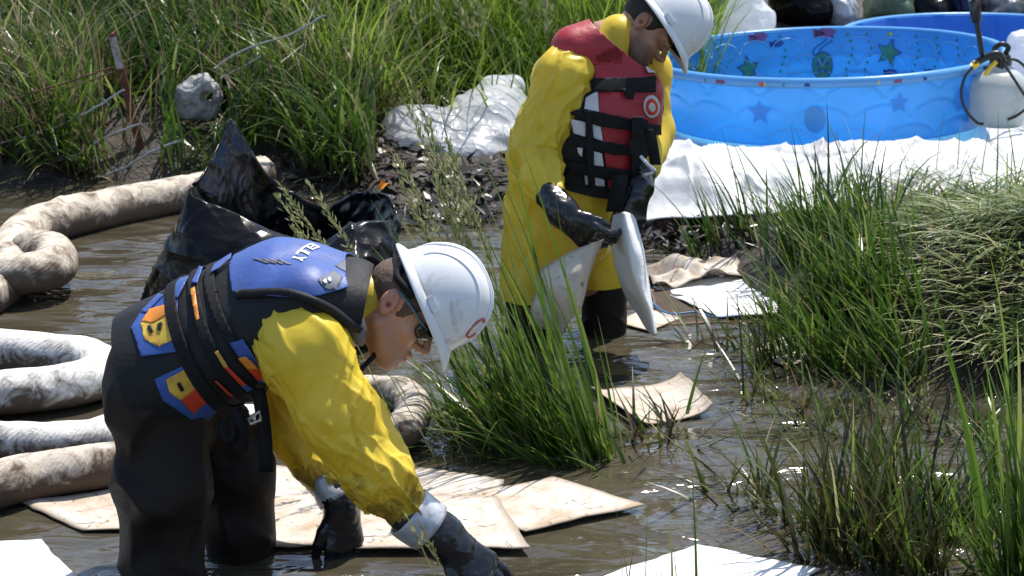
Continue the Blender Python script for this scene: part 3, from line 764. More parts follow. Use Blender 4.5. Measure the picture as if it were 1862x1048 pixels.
pad('dark oil soaked pad under the clean white one', [(1180, 528), (1240, 530), (1330, 585), (1205, 590)], M['pad_dark'], z=.006, seed=15)
pad('beige pad showing through the roots of the marsh grass', [(1370, 640), (1440, 600), (1530, 640), (1430, 668)], M['pad_used'], z=.010, seed=16)
pad('pale scrap of pad glimpsed under the dense marsh grass', [(1440, 560), (1520, 560), (1590, 610), (1480, 610)], M['pad_white'], z=.010, seed=17)
bt = nodes_of('blue_reflection'); bt[2].inputs['Base Color'].default_value = (.04, .17, .42, 1); bt[2].inputs['Roughness'].default_value = .5  # blue colour imitates a reflection streak lying on the water
bl = catmull(np.array([G(1178, 545, .015), G(1215, 570, .015), G(1265, 568, .018), G(1300, 577, .015), G(1345, 574, .012)]), 40)
set_props(tube('blue_reflection', bl, .0035, bt[0], base=bl[0]), 'thin blue tube standing in for a reflected streak between the two white pads', 'water_reflection')

# ------------------------------------------------------------ plastic tarp and sacks
M['tarp'] = mat('white_plastic_sheet', (.80, .80, .80), .38, .04, 3, .25, 30, .01, (.42, .33, .24), .16, 5, translucent=.3, spec=.4, crease=.12, cscale=9)
M['bag_white'] = mat('white_sack_plastic', (.88, .89, .90), .28, .05, 4, .2, 25, .01, (.5, .44, .36), .06, 6, translucent=.55, spec=.5, crease=.8, cscale=12)
M['bag_clear'] = mat('clear_sack_plastic', (.45, .46, .47), .15, .25, 7, .2, 25, .01, spec=.9, crease=.9, cscale=9, coat=.4)
M['bag_black'] = mat('black_sack_plastic', (.005, .005, .006), .20, .3, 8, .06, 40, .004, spec=.17, crease=.4, cscale=10)
M['bag_green'] = mat('green_sack_plastic', (.10, .145, .085), .30, .2, 7, .2, 30, .008, spec=.5, crease=.8, cscale=9, translucent=.15)
M['bag_grey'] = mat('grey_sack_plastic', (.14, .14, .145), .35, .3, 7, .2, 30, .008, spec=.5, crease=.7, cscale=9)
M['bag_navy'] = mat('navy_sack_plastic', (.012, .016, .05), .4, .3, 7, .2, 30, .008, spec=.4, crease=.6, cscale=9)
front = [G(1160, 398, .06), G(1240, 400, .07), G(1320, 398, .09), G(1400, 394, .11), G(1490, 388, .12), G(1580, 384, .13), G(1660, 372, .14), G(1730, 350, .17), G(1800, 322, .22), G(1880, 300, .26), G(1990, 280, .3)]
nu, nv = 380, 250
fr = catmull(np.array(front), nu)+np.array([0, -.10, -.02])
u = np.linspace(0, 1, nu)
bk = np.stack([np.interp(u, [0, .25, 1], [.35, 1.0, 3.5]), np.full(nu, 11.1), np.zeros(nu)], 1)
t = np.linspace(0, 1, nv)[None, :, None]
V = (fr[:, None]*(1-t)+bk[:, None]*t).reshape(-1, 3)
V[:, :2] += .05*np.stack([noise(V*[1, 1, 0], 3, 31), noise(V*[1, 1, 0], 3, 32)], 1)*np.clip(1.2-np.tile(t[0, :, 0], nu), 0, 1)[:, None]
base = zg(V[:, 0], V[:, 1])
tt = np.tile(t[0, :, 0], nu)
q = V*[1, 1, 0]
V[:, 2] = base+.05+np.minimum(tt*20, 1)*(1-.7*tt)*(.07*(noise(q*[.6, 1.3, 1], 2.2, 33)+.5)+.022*crumple(q*[.7, 1.3, 1], 3.2, 34)+.020*facets(q*[.8, 1.2, 1], 6.0, 37)+plane_folds(V[:, 0], V[:, 1], 300, 39, (.3, 3.4, 7.9, 10.6), .034, (.005, .022), (.12, .8)))
pr_ = np.hypot(V[:, 0]-1.50, V[:, 1]-9.52); inside = np.clip((1.02-pr_)/.18, 0, 1)
V[:, 2] = V[:, 2]*(1-inside)+np.minimum(base+.02, .12)*inside; p1_ = pr_
pr_ = np.hypot(V[:, 0]-2.58, V[:, 1]-10.8); inside = np.clip((1.0-pr_)/.16, 0, 1); V[:, 2] = V[:, 2]*(1-inside)+.10*inside
V[:, 2] = np.where((pr_ > .9) & (p1_ > .9), np.maximum(V[:, 2], base+.018), V[:, 2])
o = mesh_np('plastic_tarp', V, grid_faces(nu, nv)[:, ::-1], M['tarp'], None, True, base=(1.6, 8.6, .1)); solid(o, .004)
set_props(o, 'crumpled white plastic tarp spread on the ground under the blue pools', 'tarp')
def sack(name, label, cat, prims, m, amp=.02, scale=7, seed=1, vox=.011, base=None, extra=None, aniso=(1, 1, 1)):
    V, F = sdf_mesh(prims, vox)
    n = vnormals(V, F)
    c_ = V.mean(0); e_ = np.ptp(V, axis=0).max()*.6
    V = V+n*(amp*.45*facets(V*np.array(aniso), scale*.9, seed)+amp*.6*noise(V, scale*.45, seed+7)+plane_folds(V[:, 0]-c_[0], V[:, 2]-c_[2]+.5*(V[:, 1]-c_[1]), 30, seed, (-e_, e_, -e_, e_), amp*.6, (.007, .02), (.10, .45)))[:, None]
    return set_props(mesh_np(name, V, F, m, None, True, base=V.min(0)*[0, 0, 1]+V.mean(0)*[1, 1, 0]), label, cat)
yb = 9.35
sack('white_sack', 'large white plastic sack slumped on the bank left of the standing worker', 'sack',
     [ell(P(880, 215, yb+.05), (.17, .18, .12), .08), ell(P(860, 245, yb-.08), (.22, .18, .08), .08), ell(P(770, 235, yb-.05), (.17, .14, .10), .07), ell(P(735, 235, yb-.08), (.085, .1, .085), .06),
      cone(P(895, 165, yb+.28), P(935, 155, yb+.28), .07, .05, .06), ell(P(905, 195, yb+.16), (.15, .14, .09), .08), ell(P(905, 300, yb-.16), (.14, .13, .06), .06), ell(P(850, 290, yb-.2), (.16, .12, .05), .06), ell(P(840, 275, yb-.22), (.16, .14, .05), .09), ell(P(760, 255, yb-.2), (.12, .12, .05), .08), cone(P(850, 260, yb-.1), P(960, 300, yb-.15), .06, .06, .05)], M['bag_white'], .022, 8, 41)
sack('dark_strip', 'dark strip along the foot of the white sack', 'plastic sheet',  # dark lumpy strip at the foot of the white sack
     [cone(P(838, 285, yb-.18), P(878, 305, yb-.25), .035, .02, .03), cone(P(800, 290, yb-.15), P(845, 300, yb-.2), .03, .03, .03)], M['bag_black'], .012, 12, 43, .010)
sack('white_sack', 'white plastic sack standing upright just right of the hard hat behind the pool', 'sack',
     [cone(P(1352, 50, 10.9), P(1350, -10, 10.9), .15, .10, .05), ell(P(1380, 40, 10.9), (.08, .09, .09), .05), ell(P(1325, 50, 10.9), (.07, .09, .08), .05)], M['bag_white'], .018, 9, 44)
for (name, label, cat, px, py, w, h, m, sd) in [
    ('black_sack', 'shiny black rubbish sack behind the pool next to the upright white sack', 'sack', 1450, 20, .17, .17, 'bag_black', 51),
    ('clear_sack', 'clear silvery plastic sack between the black and green sacks', 'sack', 1515, 15, .10, .18, 'bag_clear', 52),
    ('green_sack', 'dull green plastic sack behind the far blue pool', 'sack', 1612, 5, .13, .17, 'bag_green', 53),
    ('dark_sack', 'dark wrinkled sack with grey highlights right of the green one', 'sack', 1680, 12, .12, .13, 'bag_black', 54),
    ('navy_sack', 'navy blue bundle behind the black spray wand', 'sack', 1742, -5, .10, .16, 'bag_navy', 55),
    ('grey_sack', 'grey rubbish sack at the upper right corner', 'sack', 1815, 10, .12, .15, 'bag_grey', 56),
    ('black_sack', 'black sack cut by the right edge behind the far pool', 'sack', 1890, 15, .14, .15, 'bag_black', 57)]:
    c = P(px, py, 11.95)
    lo = zg(c[0], c[1])
    sack(name, label, cat, [ell((c[0], c[1], max(c[2], lo+h*.6)), (w, .2, h), .06), ell((c[0]+w*.4, c[1]-.08, lo+h*.4), (w*.8, .18, h*.7), .06), cone((c[0]-w*.2, c[1], c[2]+h*.6), (c[0]+.02, c[1], c[2]+h*1.25), w*.5, w*.25, .06),
                            cone((c[0], c[1], lo), (c[0], c[1], c[2]), w*.9, w*.8, .06)], M[m], .030, 9, sd)
sack('clear_bag', 'clear plastic bag crumpled at the right edge above the sprayer tank', 'bag',
     [ell(P(1862, 95, 9.9), (.09, .09, .10), .05), ell(P(1890, 120, 9.9), (.11, .09, .12), .05)], M['bag_white'], .022, 12, 58, .012)
# black sack standing in the water behind the bending worker
def black_sack():
    cx, cy = (P(500, 470, 6.75))[[0, 1]]
    nu, nv = 300, 130
    ph = np.linspace(0, 2*math.pi, nu, endpoint=False)
    # rim points in order round the mouth (picture x, y, world Y), anticlockwise from the right
    rim = np.array([P(722, 392, 6.72), P(700, 352, 6.85), P(640, 352, 6.98), P(600, 378, 7.05), P(545, 360, 7.08), P(490, 322, 7.06), P(455, 268, 7.02), P(420, 216, 6.92), P(398, 262, 6.80), P(370, 315, 6.66),
                    P(345, 352, 6.55), P(430, 388, 6.50), P(500, 424, 6.46), P(580, 440, 6.46), P(645, 408, 6.52), P(708, 402, 6.60)])
    mid = np.array([P(728, 470, 6.65), P(705, 455, 6.9), P(650, 450, 7.1), P(590, 450, 7.22), P(530, 440, 7.25), P(470, 420, 7.25), P(430, 410, 7.18), P(390, 400, 7.05), P(350, 395, 6.88), P(322, 420, 6.7),
                    P(305, 470, 6.5), P(390, 520, 6.32), P(480, 540, 6.25), P(570, 545, 6.25), P(650, 540, 6.3), P(712, 515, 6.45)])
    bot = np.array([G(735, 560), G(712, 530), G(660, 510), G(600, 500), G(530, 490), G(460, 485), G(400, 485), G(340, 490), G(290, 505), G(262, 545), G(255, 590), G(360, 625), G(470, 640), G(570, 640), G(660, 625), G(720, 600)])
    def ringi(a): return catmull(np.concatenate([a, a[:3]]), int(nu*18/16)+2)[:nu] if False else closed(a, nu)
    def closed(a, n):
        m = len(a); t = np.arange(n)*m/n; i = t.astype(int); uu = (t-i)[:, None]
        p0, p1, p2, p3 = a[(i-1) % m], a[i % m], a[(i+1) % m], a[(i+2) % m]
        return .5*(2*p1+(p2-p0)*uu+(2*p0-5*p1+4*p2-p3)*uu**2+(3*p1-p0-3*p2+p3)*uu**3)
    rg = [closed(a, nu) for a in (bot, mid, rim)]
    t = np.linspace(0, 1, nv)
    V = np.stack([(1-s)*(1-2*s)*rg[0]+4*s*(1-s)*rg[1]+s*(2*s-1)*rg[2] for s in t], 1)   # nu, nv, 3
    inn = []
    c0 = rg[2].mean(0)*.5+rg[1].mean(0)*.5
    for s in np.linspace(.04, 1, 30):       # the lining falls away inside the mouth
        r = rg[2]*(1-s)+(rg[1]*.55+c0*.45-[0, 0, .12])*s
        inn.append(r-np.array([0, 0, .02])*s)
    V = np.concatenate([V, np.stack(inn, 1)], 1)
    n2 = V.shape[1]
    F = grid_faces(nu, n2)
    a = np.arange(nu*n2).reshape(nu, n2)
    F = np.concatenate([F, np.stack([a[-1, :-1], a[0, :-1], a[0, 1:], a[-1, 1:]], -1)])
    V = V.reshape(-1, 3)
    n = vnormals(V, F)
    rt = np.clip((V[:, 0]-P(610, 420, 6.7)[0])/.12, 0, 1)
    calm = np.clip((.55-V[:, 2])/.28, .25, 1)
    V = V+n*calm[:, None]*(.012*facets(V*[1, 1, .5], 6.0, 61)+.016*noise(V, 5, 64)+.020*rt*facets(V, 13.0, 66)
             +plane_folds(V[:, 0]+.4*V[:, 1], V[:, 2], 110, 65, (cx-.5, cx+3.2, 0, .65), .015, (.004, .014), (.10, .5), 1.15, .55)
             +plane_folds(V[:, 1]-.4*V[:, 0], V[:, 2], 70, 67, (6.2, 7.6, 0, .65), .012, (.004, .014), (.10, .4), 1.3, .6))[:, None]
    o = mesh_np('black_sack', V, F, M['bag_black'], None, True, base=(cx, cy, 0))
    solid(o, .002, 0)
    set_props(o, 'open black plastic sack with a tall peak standing in the water behind the bending worker', 'sack')
black_sack()
# black plastic pole of litter: twig with orange leaf
lf, ff = box_geo((0, 0, 0), (.03, 0, 0), (0, .02, .01), (0, 0, .002))
om = mat('orange_leaf', (.75, .28, .02), .5)
gl = G(697, 346, .03)
lg, lff = np.array([gl+[-.022, 0, 0], gl+[0, -.02, .012], gl+[.026, .004, .03], gl+[.004, .02, .024], gl+[-.01, .004, .045]]), [(0, 1, 2, 3), (0, 3, 4)]
set_props(solid(mesh_np('fallen_leaf', lg, lff, om, None, False, base=gl), .002), 'bright orange leaf scrap on the dark muddy shore', 'leaf')

# ------------------------------------------------------------ paddling pools
def pool_mat(name, col, tl):
    m, nt, b, out = nodes_of(name)
    tc = nt.nodes.new('ShaderNodeTexCoord').outputs['Object']
    n1 = tex_noise(nt, tc, 5, 4)
    c = ramp(nt, n1, [(.3, tuple(x*.93 for x in col)), (.7, tuple(min(1, x*1.06) for x in col))])
    n2 = tex_noise(nt, tc, 16, 8, .7); c = mixc(nt, ramp(nt, n2, [(.68, 0.0), (.8, .25)]), c, (.35, .36, .34))
    nt.links.new(c, b.inputs['Base Color']); b.inputs['Roughness'].default_value = .28
    t = nt.nodes.new('ShaderNodeBsdfTranslucent'); nt.links.new(c, t.inputs[0])
    mx = nt.nodes.new('ShaderNodeMixShader'); mx.inputs[0].default_value = tl
    nt.links.new(b.outputs[0], mx.inputs[1]); nt.links.new(t.outputs[0], mx.inputs[2]); nt.links.new(mx.outputs[0], out.inputs[0])
    return m
M['pool'] = pool_mat('pool_plastic_blue', (.15, .53, .88), .55)
M['pool_far'] = pool_mat('pool_plastic_royal_blue', (.07, .32, .84), .45)
M['pool_rim'] = pool_mat('pool_rim_light_blue', (.15, .46, .84), .3)
M['pool_line'] = pool_mat('pool_embossed_line', (.40, .68, .92), .4)
M['print_green'] = mat('print_green', (.03, .22, .13), .4); M['print_navy'] = mat('print_navy', (.02, .06, .30), .4)
M['print_pink'] = mat('print_plum', (.22, .07, .20), .4); M['print_red'] = mat('print_red', (.6, .06, .03), .4)
M['print_yellow'] = mat('print_yellow', (.55, .5, .05), .4); M['print_white'] = mat('print_white', (.7, .75, .8), .4)
class Pool:
    def __init__(s, c, r, h, tilt, flare=.05, ell_=1.0):
        s.c = np.asarray(c, float); s.r = r; s.h = h; s.fl = flare; s.e = ell_
        ty, tx = tilt
        s.M = np.array(Matrix.Rotation(ty, 3, 'Y') @ Matrix.Rotation(tx, 3, 'X'))
    def wall(s, a, z, off=0):
        """a: angle, z: 0 base .. 1 rim; off: inwards"""
        a = np.asarray(a, float); z = np.asarray(z, float)
        # embossed scallop lines: overlapping arcs like fish scales
        n = 18; rows = 3.0
        row = np.floor(z*rows); v = z*rows-row; uu = (a/(2*math.pi)*n+.5*(row % 2)) % 1.0-.5
        arc = np.sqrt(np.maximum(0, 1-(uu*2)**2))*.85
        em = np.exp(-((v-arc)/.06)**2)*.006*(z < .93)
        r = s.r*(1-s.fl*(1-z))-off-em
        p = np.stack([r*np.cos(a), s.e*r*np.sin(a), z*s.h], -1)
        return p @ s.M.T+s.c
def make_pool(name, label, pool, m, rimm, decor=True, emboss=True):
    root = thing(name, label, 'paddling pool', pool.c)
    na, nz = 420, 44
    a, z = np.meshgrid(np.linspace(0, 2*math.pi, na, endpoint=False), np.linspace(0, 1, nz), indexing='ij')
    V = pool.wall(a, z).reshape(-1, 3)
    if not emboss:
        r = pool.r*(1-pool.fl*(1-z)); r = r+.010*(np.abs(((a*16/(2*math.pi)) % 1)-.5) < .10)
        V = (np.stack([r*np.cos(a), pool.e*r*np.sin(a), z*pool.h], -1) @ pool.M.T+pool.c).reshape(-1, 3)
    F = grid_faces(na, nz); ix = np.arange(na*nz).reshape(na, nz)
    F = np.concatenate([F, np.stack([ix[-1, :-1], ix[0, :-1], ix[0, 1:], ix[-1, 1:]], -1)])
    solid(mesh_np('wall', V, F, m, root), .003, 0)
    # rolled rim: outward lip
    prof = [(0, -.004), (.006, .008), (.016, .012), (.028, .008), (.034, -.004), (.034, -.03)]
    a1 = np.linspace(0, 2*math.pi, na, endpoint=False); V = []
    for dr, dz in prof:
        r = pool.r+dr; V.append(np.stack([r*np.cos(a1), pool.e*r*np.sin(a1), np.full(na, pool.h+dz)], -1))
    V = (np.stack(V, 1) @ pool.M.T+pool.c).reshape(-1, 3)
    k = len(prof); F = grid_faces(na, k); ix = np.arange(na*k).reshape(na, k)
    F = np.concatenate([F, np.stack([ix[-1, :-1], ix[0, :-1], ix[0, 1:], ix[-1, 1:]], -1)])
    solid(mesh_np('rim', V, F, rimm, root), .003, 0)
    rr = np.linspace(0.0, pool.r*(1-pool.fl)+.001, 12); A, RR = np.meshgrid(a1[::4], rr, indexing='ij')
    V = (np.stack([RR*np.cos(A), pool.e*RR*np.sin(A), np.full(A.shape, .004)], -1) @ pool.M.T+pool.c).reshape(-1, 3)
    nn = len(a1[::4]); F = grid_faces(nn, 12); ix = np.arange(nn*12).reshape(nn, 12)
    F = np.concatenate([F, np.stack([ix[-1, :-1], ix[0, :-1], ix[0, 1:], ix[-1, 1:]], -1)])
    mesh_np('floor', V, F, m, root)
    if not decor: return root
    def fan(name, outline, a0, z0, sz, m, off=.0075, parent=root, rot=0):
        """a flat print on the inner wall: outline in units of sz, fanned from its middle"""
        o = np.asarray(outline, float)*sz
        o = o @ np.array([[math.cos(rot), math.sin(rot)], [-math.sin(rot), math.cos(rot)]])
        rings = []
        for s_ in (0.001, .35, .7, 1): rings.append(o*s_)
        q = np.concatenate(rings); n = len(o)
        V = pool.wall(a0-q[:, 0]/pool.r, z0+q[:, 1]/pool.h, off)
        F = []
        for i in range(3):
            for j in range(n): F.append((i*n+j, (i+1)*n+j, (i+1)*n+(j+1) % n, i*n+(j+1) % n))
        return mesh_np(name, V, F, m, parent)
    circ = [(math.cos(t), math.sin(t)) for t in np.linspace(0, 2*math.pi, 22, endpoint=False)]
    star = []
    for k in range(10):
        t = math.pi/2+k*math.pi/5; r = 1 if k % 2 == 0 else .48
        star.append((r*math.cos(t), r*math.sin(t)))
    def star_print(a0, z0, sz, rot):
        fan('starfish_print', star, a0, z0, sz*1.15, M['print_navy'], .0070, rot=rot); fan('starfish_print', star, a0, z0, sz*.95, M['print_green'], .0095, rot=rot)
    def dollar(a0, z0, sz, off=.0070):
        e = np.array(circ)*[.8, 1.05]
        fan('sand_dollar_print', e, a0, z0, sz*1.12, M['print_navy'], off); fan('sand_dollar_print', e, a0, z0, sz, M['print_green'], off+.0025)
        for k in range(5):
            t = math.pi/2+k*2*math.pi/5
            fan('sand_dollar_dot', circ, a0-math.cos(t)*sz*.45/pool.r, z0+math.sin(t)*sz*.5/pool.h, sz*.17, M['print_navy'], off+.005)
    def dots(a0, n=8, z0=.1, z1=.92, m='print_green', off=.0070):
        geo = []
        for i in range(n):
            f = i/(n-1); aa = a0+.02*math.sin(f*7); zz = z0+(z1-z0)*f
            q = np.array(circ[::2])*.0075
            V = pool.wall(aa-np.append(q[:, 0], 0)/pool.r, zz+np.append(q[:, 1], 0)/pool.h, off); k = len(q)
            geo.append((V, [(j, (j+1) % k, k) for j in range(k)]))
        v, f = join_geo(geo); set_props(mesh_np('bubble_print', v, f, M[m], root), kind='stuff')
    # inner back wall: angles 20..160 degrees
    star_print(R(112), .42, .065, .1); star_print(R(58), .62, .065, -.25); star_print(R(150), .5, .055, .2)
    dollar(R(83), .40, .062); dollar(R(135), .4, .05)
    for a_ in (146, 125, 98, 73, 66, 47, 38, 28): dots(R(a_))
    for a_, z_, mm, sz in [(107, .93, 'print_pink', .055), (82, .94, 'print_pink', .06), (58, .93, 'print_yellow', .018), (100, .8, 'print_navy', .04), (140, .85, 'print_navy', .045), (57, .3, 'print_navy', .04), (40, .35, 'print_navy', .04)]:
        fan('fish_print', [(1, .1), (.55, .42), (-.3, .45), (-.6, .12), (-1, .4), (-.95, -.4), (-.6, -.08), (-.3, -.4), (.55, -.38)], R(a_), z_, sz, M[mm], .007)
    for a_, dz in ((83, .02), (85.5, .02)):
        t = np.linspace(0, 1, 16); aa = R(a_)-.05*t+.03*np.sin(t*6); zz = .55+.38*t
        tube('ribbon_print', pool.wall(aa, zz, .006), .003, M['print_navy'], root, 5)
    arcs = []
    for row in range(3):
        for k in range(12):
            a0 = R(18+k*13+6.5*(row % 2)); tt_ = np.linspace(-1, 1, 13)
            arcs.append(tube_geo(pool.wall(a0+tt_*R(6.3), .10+row*.29+.20*np.sqrt(np.maximum(0, 1-tt_**2)), .009), .0028, 4))
    v, f = join_geo(arcs); set_props(mesh_np('embossed_line', v, f, M['pool_line'], root), kind='stuff')
    # rim prints on the front lip and faded prints on the outer wall
    def outer(a0, z0, sz, mm, ol, nm):
        o = np.asarray(ol)*sz; q = np.concatenate([o*.01, o*.5, o]); n = len(o)
        V = pool.wall(a0+q[:, 0]/pool.r, z0+q[:, 1]/pool.h, -.0085)
        mesh_np(nm, V, [(i*n+j, (i+1)*n+j, (i+1)*n+(j+1) % n, i*n+(j+1) % n) for i in range(2) for j in range(n)], mm, root)
    def onlip(a0, w, mm):
        aa = np.linspace(a0-w, a0+w, 8)
        q = []
        for dr, dz in ((.0372, -.022), (.0372, -.012), (.0372, -.006)):
            r = pool.r+dr; q.append(np.stack([r*np.cos(aa), pool.e*r*np.sin(aa), np.full(8, pool.h+dz)], -1))
        V = (np.stack(q, 1) @ pool.M.T+pool.c).reshape(-1, 3)
        mesh_np('rim_print', V, grid_faces(8, 3), mm, root)
    for a_, w, mm in [(228, .028, 'print_pink'), (242, .012, 'print_red'), (243.2, .005, 'print_yellow'), (256, .014, 'print_navy'), (283, .022, 'print_pink'), (292, .010, 'print_navy'), (222, .004, 'print_green'), (249, .004, 'print_green'), (277, .004, 'print_yellow'), (318, .02, 'print_navy')]:
        onlip(R(a_), w, M[mm])
    fm = pool_mat('faded_print_blue', (.10, .43, .80), .5); fg = pool_mat('faded_print_green', (.12, .46, .72), .5)
    outer(R(258), .42, .06, fg, np.array(circ)*[.8, 1.05], 'faded_print'); outer(R(240), .5, .06, fm, star, 'faded_print'); outer(R(285), .6, .05, fm, star, 'faded_print')
    outer(R(310), .55, .055, fm, np.array(circ)*[.8, 1.05], 'faded_print')
    return root
pool1 = Pool((1.49, 9.50, .16), .80, .30, (R(-2.5), R(-1.0)))
make_pool('paddling_pool', 'light blue paddling pool with starfish and sand dollar prints on the tarp', pool1, M['pool'], M['pool_rim'])
pool2 = Pool((2.58, 10.78, .12), .80, .22, (0, 0), .06)
make_pool('paddling_pool', 'plain darker blue paddling pool behind the printed one', pool2, M['pool_far'], M['pool_rim'], False, False)

# ------------------------------------------------------------ garden sprayer
def sprayer():
    Y = 8.95
    b = P(1812, 226, Y); root = thing('garden_sprayer', 'white translucent sprayer tank with black hose and yellow lever on the tarp', 'sprayer', b)
    tm = mat('sprayer_tank_plastic', (.62, .66, .64), .35, .08, 6, dirt=(.35, .33, .28), dirt_amt=.1, translucent=.35)
    bm_ = mat('sprayer_black', (.012, .012, .012), .35); ym = mat('sprayer_yellow', (.80, .52, .03), .4)
    prof = [(0, 0), (.10, 0), (.122, .012), (.128, .05), (.128, .16), (.118, .20), (.085, .235), (.05, .25), (.045, .275), (0, .275)]
    pr = catmull(np.array(prof), 60); pr[:, 0] = np.maximum(pr[:, 0], 0)
    a = np.linspace(0, 2*math.pi, 40, endpoint=False)
    V = np.stack([pr[None, :, 0]*np.cos(a)[:, None], pr[None, :, 0]*np.sin(a)[:, None], np.broadcast_to(pr[None, :, 1], (40, 60))], -1).reshape(-1, 3)+b
    ix = np.arange(40*60).reshape(40, 60); F = np.concatenate([grid_faces(40, 60), np.stack([ix[-1, :-1], ix[0, :-1], ix[0, 1:], ix[-1, 1:]], -1)])
    mesh_np('tank', V, F, tm, root)
    tube('cap', [b+[0, 0, .268], b+[0, 0, .29], b+[0, 0, .315]], [.05, .05, .038], bm_, root, 20)
    tube('pump_handle', catmull(np.array([b+[-.015, 0, .31], b+[-.03, 0, .34], b+[0, 0, .36], b+[.03, 0, .345], b+[.015, 0, .31]]), 24), .012, bm_, root)
    q = lambda x, y, dy=0: P(x, y, Y-.13+dy)
    tube('spray_wand', catmull(np.array([q(1768, 0-20), q(1776, 40), q(1786, 100)]), 12), [.012]*12, bm_, root)
    tube('wand_collar', [q(1771, 0), q(1776, 40)], [.026, .024], bm_, root, 12)
    tube('trigger_grip', catmull(np.array([q(1772, 116), q(1790, 106), q(1812, 98), q(1822, 108), q(1818, 124)]), 16), .017, bm_, root)
    tube('lever', catmull(np.array([q(1812, 112, -.02), q(1800, 124, -.02), q(1791, 138, -.02)]), 10), .010, ym, root)
    tube('hose_nut', [q(1768, 122), q(1778, 113)], .017, ym, root, 10)
    tube('hose', catmull(np.array([q(1770, 121), q(1755, 140), q(1748, 170), q(1756, 200), q(1775, 222), q(1788, 226)]), 40), .0065, bm_, root)
    tube('hose', catmull(np.array([q(1822, 112), q(1838, 135), q(1862, 172), q(1872, 190), q(1850, 210), q(1832, 218)]), 30), .0065, bm_, root)
    tube('hose', catmull(np.array([q(1830, 112), q(1842, 108), q(1860, 118), q(1880, 145)]), 20), .0065, bm_, root)
    return root
sprayer()

# ------------------------------------------------------------ fence remains, stone
rm = mat('rusty_post_paint', (.13, .035, .022), .75, .4, 12, .6, 40, .01, (.30, .24, .21), .12, 20)
pb, pt_ = P(275, 345, 9.05), P(203, 62, 9.05)
froot = thing('fence_post', 'leaning rusty red iron fence post with flaking paint in the bank', 'fence post', pb)
d = unit(pt_-pb); sx = unit(np.cross(d, [0, 1, 0])); sy = np.cross(sx, d)
v, f = join_geo([box_geo((pb+pt_)/2, sx*.018, sy*.004, (pt_-pb)/2), box_geo((pb+pt_)/2+sy*.022, sx*.004, sy*.0175, (pt_-pb)/2)])
mesh_np('angle_iron', v, f, rm, froot, False)
wm = mat('paint_flakes_white', (.42, .39, .37), .7, .4, 30, dirt=(.13, .05, .03), dirt_amt=.6, dscale=40)
v, f = box_geo(pt_*.88+pb*.12-sy*.006, sx*.0165, sy*.0015, (pt_-pb)*.10); mesh_np('paint_patch', v, f, wm, froot, False)
wg = mat('wire_galvanised', (.42, .43, .44), .45, .2, metal=.6); wr = mat('wire_rusty', (.13, .06, .035), .8)
for label, ctrl, mm, r in [
    ('thin rusty wire running left from the top of the leaning post', [(-20, 196), (90, 160), (205, 122)], wr, .0035),
    ('second thin rusty wire just below the topmost one', [(-20, 222), (80, 180), (208, 130)], wr, .003),
    ('bright slack wire meeting the post at mid height', [(0, 262), (100, 232), (170, 198), (226, 164)], wg, .004),
    ('grey wire crossing the lower part of the leaning post', [(85, 300), (150, 275), (200, 245), (258, 224)], wg, .004),
    ('lowest dark barbed wire just above the long boom', [(30, 372), (110, 345), (210, 312), (262, 284), (326, 256)], wg, .0045),
    ('loose pale wire arching through the grass above the stone', [(392, 124), (420, 103), (470, 82), (530, 62), (590, 28)], wg, .004),
    ('short loose wire under the arching pale one', [(402, 142), (440, 122), (480, 100)], wg, .003)]:
    Y = 8.86 if ctrl[0][0] < 300 else 9.3
    p = catmull(np.array([P(x, y, Y-.02) for x, y in ctrl]), 40)
    root = thing('wire_strand', label, 'wire', p[0], 'fence wires')
    p = p+.003*np.stack([noise(p, 25, 1), noise(p, 25, 2), noise(p, 25, 3)], 1)
    tube('wire', p, r*1.35, mm, root, 6)
    if 'barbed' in label or 'bright' in label:
        for k in (8, 20, 31):
            g = join_geo([tube_geo(np.array([p[k]-[.012, 0, .014], p[k]+[.012, 0, .014]]), .002, 4), tube_geo(np.array([p[k]-[-.012, 0, .014], p[k]+[-.012, 0, .014]]), .002, 4)])
            mesh_np('barb', g[0], g[1], mm, root, False)
def stake(label, px, py0, py1, Y, r, col, name='stake'):
    b, t_ = P(px, py1, Y), P(px, py0, Y)
    b[2] = zg(b[0], b[1])-.05
    p = np.array([b, b*.5+t_*.5+[.004, 0, 0], t_]); v, f = tube_geo(p, [r, r*.95, r*.9], 7)
    set_props(mesh_np(name, v, f, mat(name+'_surface', col, .8, .3, 20, .5, 60), None, False, base=b), label, 'post')
stake('pale wooden stake behind the shoulder of the standing worker', 1063, -40, 20, 12.6, .017, (.36, .26, .15))
stake('dark thin stake in the tall grass at the top middle', 806, -40, 18, 12.2, .015, (.03, .03, .03))
stake('grey weathered post at the top left of centre', 454, -40, 42, 11.5, .014, (.30, .30, .29))
c = P(366, 178, 9.3)
sm = mat('weathered_concrete', (.42, .40, .38), .9, .25, 12, .8, 35, .02, (.17, .155, .135), .3, 16)
V, F = sdf_mesh([ell(c, (.105, .06, .095), .02), ell(c+[-.05, 0, .02], (.06, .055, .07), .04), cone(c+[.035, -.2, .012], c+[.035, .2, .012], .026, .026, .012, sub=True),
                 cone(c+[-.09, -.06, -.055], c+[-.03, -.08, -.06], .022, .02, .02, sub=True)], .007)
V = V+vnormals(V, F)*(.055*facets(V, 8, 5)+.010*facets(V, 24, 7)+.005*noise(V, 55, 6))[:, None]
set_props(mesh_np('concrete_lump', V, F, sm, None, True, base=c), 'round grey concrete lump with a dark hole lodged in the grassy bank', 'stone')
